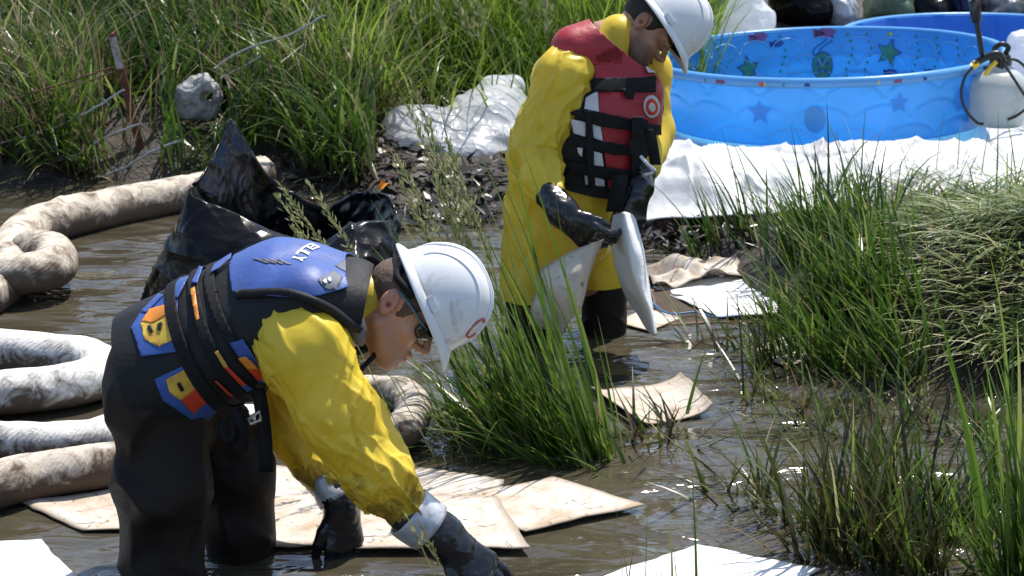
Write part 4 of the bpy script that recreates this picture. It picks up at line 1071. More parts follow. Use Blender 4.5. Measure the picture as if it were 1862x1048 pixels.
# ------------------------------------------------------------ people
def skin_mat(name, col, red, stub):
    m, nt, b, out = nodes_of(name)
    tc = nt.nodes.new('ShaderNodeTexCoord').outputs['Object']
    a = nt.nodes.new('ShaderNodeAttribute'); a.attribute_name = 'lips'
    s = nt.nodes.new('ShaderNodeAttribute'); s.attribute_name = 'stubble'
    n = tex_noise(nt, tc, 22, 5); n2 = tex_noise(nt, tc, 260, 3)
    c = ramp(nt, n, [(.3, tuple(x*.86 for x in col)), (.7, tuple(x*1.1 for x in col))])
    n3 = tex_noise(nt, tc, 120, 4, .7); c = mixc(nt, ramp(nt, n3, [(.42, .0), (.68, .35)]), c, tuple(x*.62 for x in col))
    c = mixc(nt, a.outputs['Fac'], c, red); c = mixc(nt, s.outputs['Fac'], c, stub)
    nt.links.new(c, b.inputs['Base Color']); b.inputs['Roughness'].default_value = .40
    b.inputs['Subsurface Weight'].default_value = .12; b.inputs['Subsurface Radius'].default_value = (.02, .008, .004); b.inputs['Subsurface Scale'].default_value = .3
    nt.links.new(bump(nt, n2, .35, .003, bump(nt, n3, .3, .004)), b.inputs['Normal'])
    return m
M['skin_a'] = skin_mat('skin_tanned', (.60, .31, .20), (.52, .13, .10), (.38, .21, .145))
M['skin_b'] = skin_mat('skin_brown', (.44, .215, .13), (.36, .11, .09), (.10, .06, .045))
def cloth_mat(name, col, rough=.42):
    m, nt, b, out = nodes_of(name)
    tc = nt.nodes.new('ShaderNodeTexCoord').outputs['Object']
    n1 = tex_noise(nt, tc, 6, 4); n2 = tex_noise(nt, tc, 24, 8, .7, .8)
    c = ramp(nt, n1, [(.3, tuple(x*.90 for x in col)), (.7, tuple(min(1, x*1.06) for x in col))])
    hz = nt.nodes.new('ShaderNodeAttribute'); hz.attribute_name = 'soil'
    ad = nt.nodes.new('ShaderNodeMath'); ad.operation = 'MULTIPLY_ADD'; ad.inputs[1].default_value = .35; nt.links.new(hz.outputs['Fac'], ad.inputs[0]); nt.links.new(n2, ad.inputs[2])
    c = mixc(nt, ramp(nt, ad.outputs[0], [(.70, 0.0), (.86, .7)]), c, (.16, .075, .02))
    nt.links.new(c, b.inputs['Base Color']); b.inputs['Roughness'].default_value = rough
    nt.links.new(crease_bump(nt, tc, 11, .28, None, .012), b.inputs['Normal'])
    t = nt.nodes.new('ShaderNodeBsdfTranslucent'); nt.links.new(c, t.inputs[0]); mx = nt.nodes.new('ShaderNodeMixShader'); mx.inputs[0].default_value = .34
    nt.links.new(b.outputs[0], mx.inputs[1]); nt.links.new(t.outputs[0], mx.inputs[2]); nt.links.new(mx.outputs[0], out.inputs[0])
    return m
M['yellow'] = cloth_mat('yellow_rainwear', (.92, .69, .055))
M['wader'] = mat('wader_neoprene', (.014, .009, .0065), .6, .35, 5, .25, 70, .006, (.035, .018, .012), .2, 4, spec=.22)
M['glove'] = mat('glove_rubber', (.010, .010, .011), .24, .3, 12, .12, 45, .006, spec=.55, crease=.2, cscale=26)
M['tape'] = mat('silver_tape', (.50, .51, .53), .35, .12, 20, .3, 50, .004, (.16, .14, .12), .25, 18, metal=.25)
M['hat'] = mat('hard_hat_plastic', (.74, .745, .75), .34, .03, 4, .05, 60, .003, (.36, .33, .29), .16, 11, spec=.5)
M['webbing'] = mat('black_webbing', (.008, .008, .009), .75, .3, 30, .5, 220, .003, spec=.25)
M['vest_black'] = mat('vest_black_nylon', (.010, .010, .011), .62, .3, 12, .3, 60, .008, spec=.3)
M['vest_blue'] = mat('vest_blue_nylon', (.045, .092, .31), .5, .15, 8, .3, 30, .008, (.06, .075, .15), .2, 9)
M['vest_grey'] = mat('vest_grey_motif', (.11, .12, .15), .55, .2, 12)
M['vest_lightblue'] = mat('vest_light_blue', (.16, .28, .62), .5, .2, 12)
M['vest_red'] = mat('vest_red_nylon', (.36, .018, .028), .5, .15, 8, .35, 28, .01)
M['patch_blue'] = mat('patch_blue', (.03, .08, .30), .5, .15, 14)
M['patch_yellow'] = mat('patch_yellow', (.66, .45, .05), .5, .25, 14, dirt=(.5, .2, .03), dirt_amt=.5, dscale=25)
M['patch_orange'] = mat('patch_orange', (.72, .24, .02), .5, .2, 20)
M['patch_red'] = mat('patch_red', (.55, .045, .015), .5, .2, 16)
M['patch_white'] = mat('reflective_white', (.55, .55, .56), .4, .1, 30)
M['hair'] = mat('cropped_hair', (.018, .012, .008), .7, .3, 60, .8, 160, .004)
M['hair_short'] = mat('stubble_hair', (.12, .075, .05), .75, .3, 60, .6, 200, .003)
M['lens'] = mat('sunglass_lens', (.015, .014, .012), .06, .1, spec=.9)
M['frame_blue'] = mat('sunglass_frame', (.10, .17, .24), .3, .1)
M['metal'] = mat('buckle_metal', (.55, .55, .56), .25, .1, metal=.8)
M['print_letters'] = mat('white_lettering', (.75, .77, .8), .5, .03)

def frame(fwd, up):
    x = unit(fwd); y = unit(np.cross(up, x)); z = np.cross(x, y)
    return np.stack([x, y, z], 1)          # columns forward, left, up
def head_prims(C, B, k=1.0, cr=1.0):
    T = lambda *p: C+B @ np.array(p)*k
    E = lambda c, r, kk=.02, rot=None, sub=False: ell(T(*c), np.array(r)*k, kk, B if rot is None else B @ rot, sub)
    pr = [E((-.012+.03*(1-cr), 0, .048-.1*(1-cr)), (.094*cr, .075, .085*cr)), E((.03, 0, .05-.1*(1-cr)), (.062, .066, .070*cr), .03),
          E((.048, 0, -.03), (.046, .056, .070), .03), E((.062, 0, -.058), (.036, .042, .048), .025)]
    for s in (-1, 1):
        pr += [cone(T(.012, s*.054, -.045), T(.080, s*.018, -.090), .018, .014, .03),       # jaw
               E((.066, s*.042, -.014), (.022, .020, .016), .022),                            # cheekbone
               E((.096, s*.032, .014), (.017, .019, .012), .014, sub=True),                    # eye socket
               ell(T(.078, s*.032, .013), np.full(3, .0125)*k, .004),                          # eyeball
               cone(T(.091, s*.012, .030), T(.083, s*.050, .030), .010, .009, .016),           # brow
               E((.106, s*.012, -.020), (.011, .008, .008), .007),                             # nostril wing
               E((-.008, s*.077, .000), (.019, .0065, .031), .004, np.array(Matrix.Rotation(R(-14), 3, 'Y'))),   # ear
               E((-.004, s*.0835, .004), (.011, .0045, .019), .003, sub=True), E((-.004, s*.078, -.006), (.005, .008, .006), .003, sub=True)]
    pr += [cone(T(.092, 0, .026), T(.120, 0, -.012), .0080, .0100, .010), E((.117, 0, -.016), (.010, .011, .009), .006),   # nose
           E((.098, 0, -.0455), (.015, .025, .0075), .005), E((.096, 0, -.0605), (.0145, .022, .0080), .005),                  # lips
           cone(T(.113, -.024, -.0535), T(.113, .024, -.0535), .0052, .0052, .003, sub=True), cone(T(.106, -.012, -.074), T(.106, .012, -.074), .006, .006, .008, sub=True),
           E((.089, 0, -.089), (.017, .021, .015), .014), cone(T(.07, -.01, -.074), T(.07, .01, -.074), .024, .024, .03)]
    return pr, T
def body_mesh(name, prims, T, C, B, m, root, vox=.008, k=1.0, nh=0):
    hd, bd = prims[:nh], prims[nh:]
    Vh, Fh = sdf_mesh(hd+bd[:1], .0026*k, 1); Vb, Fb = sdf_mesh(bd, vox, 1)
    V = np.concatenate([Vh, Vb]); F = np.concatenate([Fh, Fb+len(Vh)])
    L = (V-C) @ B/k
    lips = 1.2*np.exp(-(((L[:, 0]-.108)/.018)**2+(L[:, 1]/.026)**2+((L[:, 2]+.053)/.0125)**2)**2*1.2)
    ear = .35*np.exp(-(((np.abs(L[:, 1])-.08)/.015)**2+(L[:, 0]/.03)**2+(L[:, 2]/.035)**2))
    st = np.clip((-L[:, 2]-.018)/.03, 0, 1)*np.clip((L[:, 0]-.0)/.03, 0, 1)*np.clip((.155+L[:, 2])/.02, 0, 1)
    brow = np.exp(-(((L[:, 2]-.036)/.006)**2))*(L[:, 0] > .07)*(np.abs(L[:, 1]) > .01)*(np.abs(L[:, 1]) < .055)
    return mesh_np(name, V, F, m, root, True, {'lips': np.clip(lips+ear, 0, .9), 'stubble': np.clip(st*.75*(1-lips)+brow, 0, 1)}), (V, F)
def hair_mesh(C, B, m, root, k=1.0, grow=.004, cr=1.0):
    T = lambda *p: C+B @ np.array(p)*k
    pr = [ell(T(-.012+.03*(1-cr), 0, .048-.1*(1-cr)), np.array((.094*cr, .075, .085*cr))*k+grow, .02, B), ell(T(.03, 0, .05-.1*(1-cr)), np.array((.062, .066, .070*cr))*k+grow, .03, B),
          cone(T(.085, -.1, -.115), T(.085, .1, -.115), .125, .125, .01, sub=True), cone(T(.10, -.1, .0), T(.10, .1, .0), .062, .062, .01, sub=True),
          ell(T(-.002, -.08, -.002), np.array((.022, .03, .036))*k, .004, B, sub=True), ell(T(-.002, .08, -.002), np.array((.022, .03, .036))*k, .004, B, sub=True)]
    V, F = sdf_mesh(pr, .005); V = V+vnormals(V, F)*(.0012*noise(V, 160, 4))[:, None]
    mesh_np('hair', V, F, m, root)
def hard_hat(O, B, root, k=1.0, sticker=None):
    """O: middle of the brim plane; B: forward, left, up"""
    na, nt_ = 96, 34
    a = np.linspace(0, 2*math.pi, na, endpoint=False)
    def dome(a, t, off=0):
        """t 0 at the brim, 1 at the crown"""
        ct = np.cos(t*math.pi/2)**.80; st = np.sin(t*math.pi/2)
        rx, ry, h = .128+off, .106+off, .150+off
        flat = 1-.03*np.exp(-((np.abs(np.sin(a))-1)/.25)**2)*np.sin(t*math.pi)
        return np.stack([rx*np.cos(a)*ct*flat, ry*np.sin(a)*ct*flat, h*st+0*a], -1)
    W = lambda L: O+(np.asarray(L)*k) @ B.T
    t = np.linspace(0, 1, nt_)
    A, T_ = np.meshgrid(a, t, indexing='ij')
    V = dome(A, T_)
    # a low band above the brim and a flat panel on each side
    V = V*(1+.012*np.exp(-((T_-.03)/.03)**2))[..., None]
    V = V.reshape(-1, 3); ix = np.arange(na*nt_).reshape(na, nt_)
    F = np.concatenate([grid_faces(na, nt_), np.stack([ix[-1, :-1], ix[0, :-1], ix[0, 1:], ix[-1, 1:]], -1)])
    hat = mesh_np('hard_hat', W(V), F, M['hat'], root); solid(hat, .004, -1)
    # brim: narrow all round, drawn out to a rounded peak in front
    pk = np.clip(np.cos(a), 0, 1); wid = .011+.024*pk**4+.012*np.clip(-np.cos(a), 0, 1)**4; B_ = []
    for s_, dz in ((0, .004), (.35, -.001), (.75, -.007), (1, -.012), (1.03, -.017)):
        rx, ry = .1285+wid*s_, .1065+wid*s_*.75
        B_.append(np.stack([rx*np.cos(a), ry*np.sin(a), np.full(na, dz)-.012*s_*pk**4], -1))
    V = np.stack(B_, 1).reshape(-1, 3); ix = np.arange(na*5).reshape(na, 5)
    F = np.concatenate([grid_faces(na, 5)[:, ::-1], np.stack([ix[-1, :-1], ix[0, :-1], ix[0, 1:], ix[-1, 1:]], -1)[:, ::-1]])
    solid(mesh_np('brim', W(V), F, M['hat'], hat), .003, 0)
    for y in (-.024, 0, .024):
        s_ = np.linspace(-1, 1, 50); tt = 1-np.abs(s_)*.86; q = dome(np.where(s_ >= 0, 0, math.pi), tt, .0005)
        w = np.sqrt(np.clip(1-(y/.106/np.maximum(np.cos(tt*math.pi/2)**.8, .3))**2*.9, .2, 1))
        q[:, 1] += y*np.clip((tt-.10)/.3, .45, 1); q[:, 2] -= .150*(1-np.sqrt(1-(y/.10)**2))
        v, f = tube_geo(W(q), np.full(50, .0045)*k*np.minimum(1, np.minimum(np.arange(50), 49-np.arange(50))/4+.2), 8)
        mesh_np('ridge', v, f, M['hat'], hat)
    for sd in (-1, 1):                      # raised arch line and slot boss on each side
        th = np.linspace(0, math.pi, 40); aa = sd*math.pi/2+np.cos(th)*.98*sd*-1; tt = .16+.46*np.sin(th)
        v, f = tube_geo(W(dome(aa, tt, -.001)), .0042*k, 8); mesh_np('side_rib', v, f, M['hat'], hat)
        c = dome(np.array([sd*math.pi/2+.1]), np.array([.05]), .001)[0]
        v, f = join_geo([box_geo(W(c), B[:, 0]*.019*k, B[:, 1]*.004*k, B[:, 2]*.007*k)]); mesh_np('slot_boss', v, f, M['hat'], hat, False)
    q = np.stack([.117*np.cos(a), .096*np.sin(a), np.full(na, -.012)], -1); q2 = q+[0, 0, .03]
    V = np.stack([q, q2], 1).reshape(-1, 3); ix = np.arange(na*2).reshape(na, 2)
    F = np.concatenate([grid_faces(na, 2), np.stack([ix[-1, :-1], ix[0, :-1], ix[0, 1:], ix[-1, 1:]], -1)])
    solid(mesh_np('headband', W(V), F, M['webbing'], hat), .003, 0)
    if sticker:
        aa, tt, m_ = sticker
        th = np.linspace(0, 2*math.pi, 24); q = dome(aa+.19*np.cos(th), tt+.13*np.sin(th), .002)
        v, f = tube_geo(W(q), .0026*k, 6); mesh_np('sticker_ring', v, f, m_, hat)
    return hat
def hand_prims(Wr, d, lat, n, curl=(.35, .5, .4), thumb=(.6, .7, -.25), L=1.0, fat=1.0, tcurl=.4):
    """Wr wrist, d towards the fingers, lat towards the thumb side, n out of the back of the hand"""
    d = unit(d); lat = unit(lat-d*np.dot(lat, d)); n = unit(np.cross(d, lat)) if np.dot(np.cross(d, lat), n) > 0 else -unit(np.cross(d, lat))
    out = []; lens = [(.042, .026, .022), (.046, .030, .023), (.043, .027, .022), (.034, .021, .019)]
    offs = [.031, .0105, -.010, -.029]; reach = [.094, .097, .092, .084]
    for i in range(4):
        kn = Wr+L*(d*reach[i]+lat*offs[i]*fat)
        out.append(cone(Wr+L*lat*offs[i]*.55, kn, .019*fat, .0155*fat, .016))
    for i in range(4):
        p = Wr+L*(d*reach[i]+lat*offs[i]*fat); a = 0
        for j in range(3):
            a += curl[j]*(1+.10*(i-1.5)); dr = unit(d*math.cos(a)-n*math.sin(a)+lat*(offs[i]*3.0))
            q = p+dr*lens[i][j]*L*1.12
            out.append(cone(p, q, (.0118-.0011*j)*fat, (.0107-.0011*j)*fat, .004)); p = q
    tb = Wr+L*(d*.022+lat*.026); td = unit(d*thumb[0]+lat*thumb[1]+n*thumb[2]); p = tb
    for j, ln in enumerate((.042, .034, .028)):
        q = p+td*ln*L; out.append(cone(p, q, (.0165-.002*j)*fat, (.0145-.002*j)*fat, .010 if j == 0 else .005)); p = q
        td = unit(td+(d*.5-n*.5-lat*.5)*tcurl)
    return out
def glove(root, cuff, Wr, d, lat, n, rc=.052, rw=.036, seed=1, tape=True, **kw):
    pr = [cone(cuff, Wr+(cuff-Wr)*.25, rc, rw+.006, .02), cone(Wr+(cuff-Wr)*.25, Wr+unit(d)*.02, rw+.006, rw, .02)]+hand_prims(Wr, d, lat, n, **kw)
    V, F = sdf_mesh(pr, .0042)
    nn = vnormals(V, F); ax = unit(Wr-cuff)
    up = np.clip(((V-Wr) @ -ax)/.05+.6, .25, 1)
    V = V+nn*(up*(.0035*crumple(V, 14, seed)+.003*noise(V, 24, seed+2)))[:, None]
    g = mesh_np('glove', V, F, M['glove'], root)
    if tape:
        ax = unit(Wr-cuff); c0 = cuff-ax*.015; c1 = cuff+ax*.05
        ph = np.linspace(0, 1, 8)[:, None]
        v, f = tube_geo(c0+(c1-c0)*ph, np.linspace(rc+.006, rc+.004, 8), 30, cap=False)
        v = v+vnormals(v, np.asarray(f))*(.004*noise(v, 30, seed+4))[:, None]
        solid(mesh_np('cuff_tape', v, np.asarray(f), M['tape'], g), .003, 0)
    return g
def cloth_folds(V, axis, r, n, seed, skew=.5, amp=.012, wid=(.012, .030), length=(.08, .26), reach=1.7, lim=None):
    """sharp-crested folds strewn over a sleeve or skirt: worked out in its own along / around chart"""
    r_ = np.random.default_rng(seed); ax = np.asarray(axis, float); h = np.zeros(len(V)); seg0 = 0
    L = [np.linalg.norm(ax[i+1]-ax[i]) for i in range(len(ax)-1)]
    best = np.full(len(V), 9.); s = np.zeros(len(V)); ang = np.zeros(len(V))
    d0 = unit(ax[-1]-ax[0]); u = unit(np.cross(d0, [0.3, -1, .2])); w = np.cross(d0, u)
    for i in range(len(ax)-1):
        d = ax[i+1]-ax[i]; t = np.clip((V-ax[i]) @ d/(d @ d), 0, 1); q = V-ax[i]-t[:, None]*d; dist = np.linalg.norm(q, axis=1)
        m = dist < best; best[m] = dist[m]; s[m] = seg0+t[m]*L[i]; ang[m] = np.arctan2(q[m] @ w, q[m] @ u); seg0 += L[i]
    wt = np.clip((reach*r-best)/(.4*r), 0, 1)*np.clip(s/.05, 0, 1)
    for k in range(n):
        s0 = r_.uniform(-.04, seg0); a0 = r_.uniform(-math.pi, math.pi); th = r_.normal(0, skew); ln = r_.uniform(*length)*.5; wd = r_.uniform(*wid); am = amp*r_.uniform(.4, 1.2)*(1 if r_.random() < .72 else -.8)
        cv = r_.normal(0, 2.0)
        da = (ang-a0+math.pi) % (2*math.pi)-math.pi
        x = (s-s0)*math.cos(th)+da*r*math.sin(th); y = -(s-s0)*math.sin(th)+da*r*math.cos(th)-cv*x*x
        taper = np.clip(1-(np.abs(x)/ln)**2.2, 0, 1)
        h += am*taper*np.where(y > 0, np.exp(-y/(wd*1.9)), np.exp(y/(wd*.7)))
    return h*wt
def garment(name, prims, m, root, vox=.009, amp=.010, scale=10, seed=1, aniso=None, cut=None, soil=None, it=1, fold=0.0, fdir=(0, 0, 1), folds=()):
    V, F = sdf_mesh(prims, vox, it); nn = vnormals(V, F)
    q = V if aniso is None else V @ np.asarray(aniso).T
    V2 = V+nn*(amp*(facets(q, scale*.75, seed)+.45*noise(q, scale*.5, seed+5)+fold*ridged(V @ aniso_along(fdir, 3.2).T, scale*1.15, seed+9)))[:, None]
    for fk in folds: V2 = V2+nn*cloth_folds(V, **fk)[:, None]
    if cut:
        v, f = slice_geo(V2, F, cut, lift=0); V2, F2 = v, f
    else: F2 = F
    so = np.zeros(len(V2)) if soil is None else soil(V2)
    o = mesh_np(name, V2, F2, m, root, True, {'soil': so})
    return o, (V2, np.asarray(F2) if not cut else F2)
def aniso_along(d, stretch):
    d = unit(d); return np.eye(3)-np.outer(d, d)*(1-1/stretch)

# ---- worker in front: bending over the water, reaching down to the right
def worker_front():
    Ym = 4.59
    root = thing('person', 'worker bending low in blue life vest and yellow sleeves reaching into the water', 'person', (G(330, 1040)[0], Ym, 0))
    fwd = img(.645, .764); up = img(.764, -.645); B = frame(fwd, up); C = P(716, 553, Ym); HK = 1.10
    hp, T = head_prims(C, B, HK, .82)
    neck0 = P(630, 560, Ym)
    pel, wai, che = P(300, 665, Ym), P(400, 612, Ym), P(520, 562, Ym)
    shN, elN, wrN = P(545, 640, 4.43), P(622, 752, 4.36), P(805, 975, 4.37)
    shF, elF, wrF = P(545, 620, 4.75), P(530, 770, 4.73), P(612, 912, 4.665)
    hipN, knN, ftN = P(290, 720, 4.49), P(302, 880, 4.45), G(305, 1085)+[0, 0, -.34]
    hipF, knF, ftF = P(340, 720, 4.68), P(432, 850, 4.68), G(440, 1008)+[0, 0, -.34]
    lat = np.array([0, 1, 0])
    prims = hp+[cone(T(-.022, 0, -.05), T(-.05, 0, -.15), .054, .058, .03), cone(T(-.05, 0, -.15), che, .06, .09, .05, lat, 1.3), cone(che, pel, .10, .10, .05, lat, 1.3)]
    for s, e, w in ((shN, elN, wrN), (shF, elF, wrF)):
        prims += [cone(che*.5+s*.5, s, .055, .045, .04), cone(s, e, .042, .036, .03), cone(e, w, .034, .024, .02)]
    for h, kq, ft in ((hipN, knN, ftN), (hipF, knF, ftF)):
        prims += [cone(pel*.5+h*.5, kq, .085, .06, .04), cone(kq, ft, .058, .04, .03), cone(ft, ft+[.14, 0, -.04], .042, .035, .03)]
    body_mesh('body', prims, T, C, B, M['skin_a'], root, k=HK, nh=len(hp))
    hair_mesh(C, B, M['hair_short'], root, HK, grow=.0025, cr=.82)
    # sunglasses: arm along the temple, lens wrapped round the eye
    gl = set_props(mesh_np('sunglasses', *tube_geo(catmull(np.array([T(-.012, -.080, .030), T(.02, -.0795, .029), T(.06, -.070, .024), T(.088, -.056, .020)]), 16), .0042, 8), M['frame_blue'], root))
    v, f = tube_geo(catmull(np.array([T(-.012, .080, .030), T(.02, .0795, .029), T(.06, .070, .024), T(.088, .056, .020)]), 16), .0042, 8); mesh_np('temple', v, f, M['frame_blue'], gl)
    for s in (-1, 1):
        V, F = sdf_mesh([ell(T(.088, s*.040, .012), (.015, .034, .024), .004, B @ np.array(Matrix.Rotation(R(-s*-32), 3, 'Z')))], .003); mesh_np('lens', V, F, M['lens'], gl)
    v, f = tube_geo(catmull(np.array([T(.108, -.012, .018), T(.112, 0, .020), T(.108, .012, .018)]), 8), .0035, 6); mesh_np('bridge', v, f, M['frame_blue'], gl)
    # hat
    Bh = frame(img(.39, .92), img(.92, -.39))
    hard_hat(P(778, 548, Ym), Bh, root, 1.0, (-.42, .36, mat('sticker_red', (.55, .10, .09), .5)))
    v, f = tube_geo(catmull(np.array([P(742, 478, Ym-.03), P(722, 500, Ym-.06), P(735, 520, Ym-.085), P(752, 540, Ym-.095)]), 20), .010, 8); mesh_np('suspension_strap', v, f, M['webbing'], root)
    # jacket
    sl_ax = unit(wrN-shN)
    cuffN, cuffF = P(742, 925, 4.37), P(598, 872, 4.69)
    jk = [cone(P(420, 606, Ym), P(520, 572, Ym), .105, .105, .05, lat, 1.25), cone(P(520, 572, Ym), P(600, 562, Ym), .105, .075, .05, lat, 1.25), cone(P(600, 560, Ym), P(668, 545, Ym), .07, .064, .04),
          cone(P(498, 608, 4.46), P(556, 640, 4.40), .088, .092, .05), cone(P(556, 640, 4.40), P(608, 750, 4.365), .092, .083, .04), cone(P(608, 750, 4.365), P(688, 862, 4.365), .083, .072, .03), cone(P(690, 860, 4.365), cuffN, .072, .052, .03),
          cone(shF, P(535, 780, 4.75), .09, .07, .05), cone(P(535, 780, 4.75), cuffF, .068, .050, .03)]
    an = aniso_along(sl_ax+np.array([0, 0, .25]), 1.7)
    def soil(V):
        u, v = pix(V); return np.clip((v-760)/190, 0, 1)*(V[:, 1] < 4.5)+np.clip((v-800)/80, 0, 1)*(V[:, 1] > 4.5)
    jo, jg = garment('jacket', jk, M['yellow'], root, .0045, .0045, 9, 71, an, soil=soil, fold=.30, fdir=img(.35, .93),
            folds=[dict(axis=[P(480, 600, 4.46), P(556, 640, 4.40), P(608, 750, 4.365), P(688, 862, 4.365), cuffN], r=.095, n=100, seed=5, skew=.40, amp=.0115, length=(.10, .42), wid=(.004, .012)),
                   dict(axis=[P(640, 800, 4.365), P(688, 862, 4.365), cuffN], r=.075, n=34, seed=6, skew=1.0, amp=.007, length=(.04, .11), wid=(.004, .010)),
                   dict(axis=[shF, P(535, 780, 4.75), cuffF], r=.07, n=40, seed=7, skew=.6, amp=.009, wid=(.005, .014))])
    jt = BVHTree.FromPolygons([tuple(x) for x in jg[0]], [tuple(int(i) for i in q) for q in jg[1]])
    sm = catmull(np.array([P(440, 560, 4.42), P(478, 650, 4.36), P(530, 745, 4.33), P(590, 840, 4.33), P(672, 935, 4.34)]), 60)
    sm = np.array([np.array(jt.find_nearest(Vector(p))[0]) for p in sm]); sm[1:-1] = .25*sm[:-2]+.5*sm[1:-1]+.25*sm[2:]
    v, f = tube_geo(sm, .0055, 6); mesh_np('sleeve_seam', v, f, M['yellow'], jo)
    # gloves with taped cuffs
    glove(root, P(752, 938, 4.368), P(818, 990, 4.37), img(.80, .60)+np.array([0, -.05, 0]), np.array([.2, -.5, -.6]), np.array([.5, -.3, .8]), rc=.056, rw=.045, seed=81, curl=(.25, .25, .2), fat=1.12, L=1.1)
    glove(root, P(600, 876, 4.69), P(622, 918, 4.665), img(.06, .99)+np.array([0, 0, -.3]), np.array([-.85, -.5, 0]), np.array([.6, -.75, 0]), rc=.046, rw=.040, seed=82, curl=(.25, .40, .3), fat=1.12, L=1.08, thumb=(.85, .5, -.2))
    # waders
    wd = [cone(P(330, 655, Ym), P(292, 676, Ym), .105, .114, .05, lat, 1.25), cone(P(292, 676, Ym), P(288, 704, Ym), .114, .112, .05, lat, 1.28),
          cone(P(290, 740, 4.50), P(297, 880, 4.455), .104, .096, .06), cone(P(297, 880, 4.455), ftN, .098, .085, .04),
          cone(P(330, 700, 4.68), P(428, 850, 4.68), .108, .093, .06), cone(P(428, 850, 4.68), ftF, .090, .082, .04),
          cone(ftN, ftN+[.16, 0, -.05], .075, .06, .04), cone(ftF, ftF+[.16, 0, -.05], .075, .06, .04), cone(P(400, 625, Ym), P(470, 600, Ym), .11, .10, .05, lat, 1.25)]
    garment('waders', wd, M['wader'], root, .009, .016, 6, 91, aniso_along([.4, 0, 1], .7), fold=.2, fdir=(1, 0, -.3),
            folds=[dict(axis=[P(290, 660, 4.5), P(297, 880, 4.455), ftN], r=.11, n=46, seed=35, skew=1.1, amp=.020, length=(.10, .25), wid=(.014, .035)),
                   dict(axis=[P(330, 690, 4.68), P(428, 850, 4.68), ftF], r=.10, n=40, seed=36, skew=1.1, amp=.018, length=(.10, .25), wid=(.014, .035))])
    # life vest
    vs = [cone(P(215, 705, Ym), P(300, 665, Ym), .142, .150, .05, lat, 1.42), cone(P(300, 665, Ym), wai, .140, .150, .05, lat, 1.32), cone(wai, P(520, 560, Ym), .150, .143, .05, lat, 1.32),
          cone(P(520, 560, Ym), P(635, 545, Ym), .143, .095, .05, lat, 1.45), cone(P(560, 545, 4.45), P(655, 560, 4.48), .075, .045, .05)]
    ax = unit(P(520, 560, Ym)-P(300, 665, Ym)); top = unit(np.cross(lat, ax)); top = top if top[2] > 0 else -top
    cut = [(P(256, 668, Ym), -ax+.05*top), (P(668, 545, Ym), unit(P(680, 550, Ym)-P(600, 535, Ym)))]
    vo, vg = garment('life_vest', vs, M['vest_black'], root, .008, .010, 7, 95, cut=cut)
    # blue back panel: cut by planes in the wearer's own frame
    pc = P(520, 560, Ym)
    v, f = slice_geo(vg[0], vg[1], [(P(425, 475, Ym), -ax), (pc+top*.088, unit(-top-.42*ax)), (P(655, 520, Ym), ax)], lift=.005)
    pan = solid(mesh_np('back_panel', v, f, M['vest_blue'], vo), .005); pv = (v, f)
    # piping along the edge of the arm opening
    cc = catmull(np.array([P(405, 505, 4.40), P(470, 512, 4.375), P(540, 535, 4.375), P(600, 562, 4.40), P(655, 602, 4.43)]), 40)
    tree = BVHTree.FromPolygons([tuple(x) for x in vg[0]], [tuple(int(i) for i in q) for q in vg[1]])
    cc = np.array([np.array(tree.find_nearest(Vector(p))[0]) for p in cc])+np.array([0, -.004, 0])
    v, f = tube_geo(cc, .012, 10); mesh_np('arm_hole_binding', v, f, M['vest_black'], vo)
    # webbing bands round the trunk
    def band(x0, y0, w, mm=M['webbing'], lift=.004, skew=0):
        c = P(x0, y0, Ym); a_ = unit(ax+skew*top)
        v, f = slice_geo(vg[0], vg[1], [(c+a_*w/2, a_), (c-a_*w/2, -a_)], lift=lift)
        solid(mesh_np('strap', v, f, mm, vo), .004)
    band(378, 627, .030); band(418, 607, .026); band(454, 590, .024, skew=.1)
    decal('side_patch', vg, [(240, 596), (262, 562), (304, 540), (324, 545), (326, 640), (258, 650)], M['patch_blue'], vo, .003, .001)
    decal('sun_print', vg, [(257, 590), (274, 566), (308, 556), (318, 600), (316, 620), (290, 632), (264, 620)], M['patch_yellow'], vo, .0048, .0008)
    decal('sun_print', vg, [(259, 588), (274, 566), (308, 556), (310, 574), (280, 590)], M['patch_orange'], vo, .0062, .0008)
    for q in ([(270, 597), (277, 594), (282, 607), (275, 609)], [(289, 593), (297, 588), (299, 592), (296, 604), (290, 604)]):
        decal('mark_print', vg, q, M['vest_black'], vo, .0075, .0008)
    decal('side_patch', vg, [(281, 690), (345, 660), (404, 736), (366, 774), (296, 728)], M['patch_blue'], vo, .003, .001)
    decal('sun_print', vg, [(302, 690), (344, 668), (364, 698), (328, 726), (308, 712)], M['patch_yellow'], vo, .0048, .0008)
    decal('sun_print', vg, [(328, 726), (364, 698), (384, 722), (350, 750)], M['patch_red'], vo, .0048, .0008)
    for q in ([(322, 696), (328, 692), (336, 707), (329, 710)], [(346, 687), (351, 684), (358, 698), (352, 700)]):
        decal('mark_print', vg, q, M['vest_black'], vo, .0075, .0008)
    decal('side_patch', vg, [(418, 624), (444, 616), (492, 690), (470, 690)], M['patch_blue'], vo, .009, .001)
    decal('sun_print', vg, [(436, 650), (458, 648), (488, 680), (468, 682)], M['patch_red'], vo, .016, .001)
    decal('sun_print', vg, [(434, 646), (450, 642), (470, 662), (452, 664)], M['patch_orange'], vo, .018, .001)
    decal('stripe_print', vg, [(300, 545), (330, 510), (345, 506), (326, 545)], M['vest_blue'], vo, .006, .001); decal('stripe_print', vg, [(258, 570), (290, 538), (300, 540), (268, 572)], M['vest_blue'], vo, .006, .001)
    decal('stripe_print', vg, [(391, 640), (397, 637), (415, 665), (406, 664)], M['patch_yellow'], vo, .0105, .001)
    decal('stripe_print', vg, [(406, 664), (415, 665), (446, 694), (436, 696)], M['patch_red'], vo, .0105, .001)
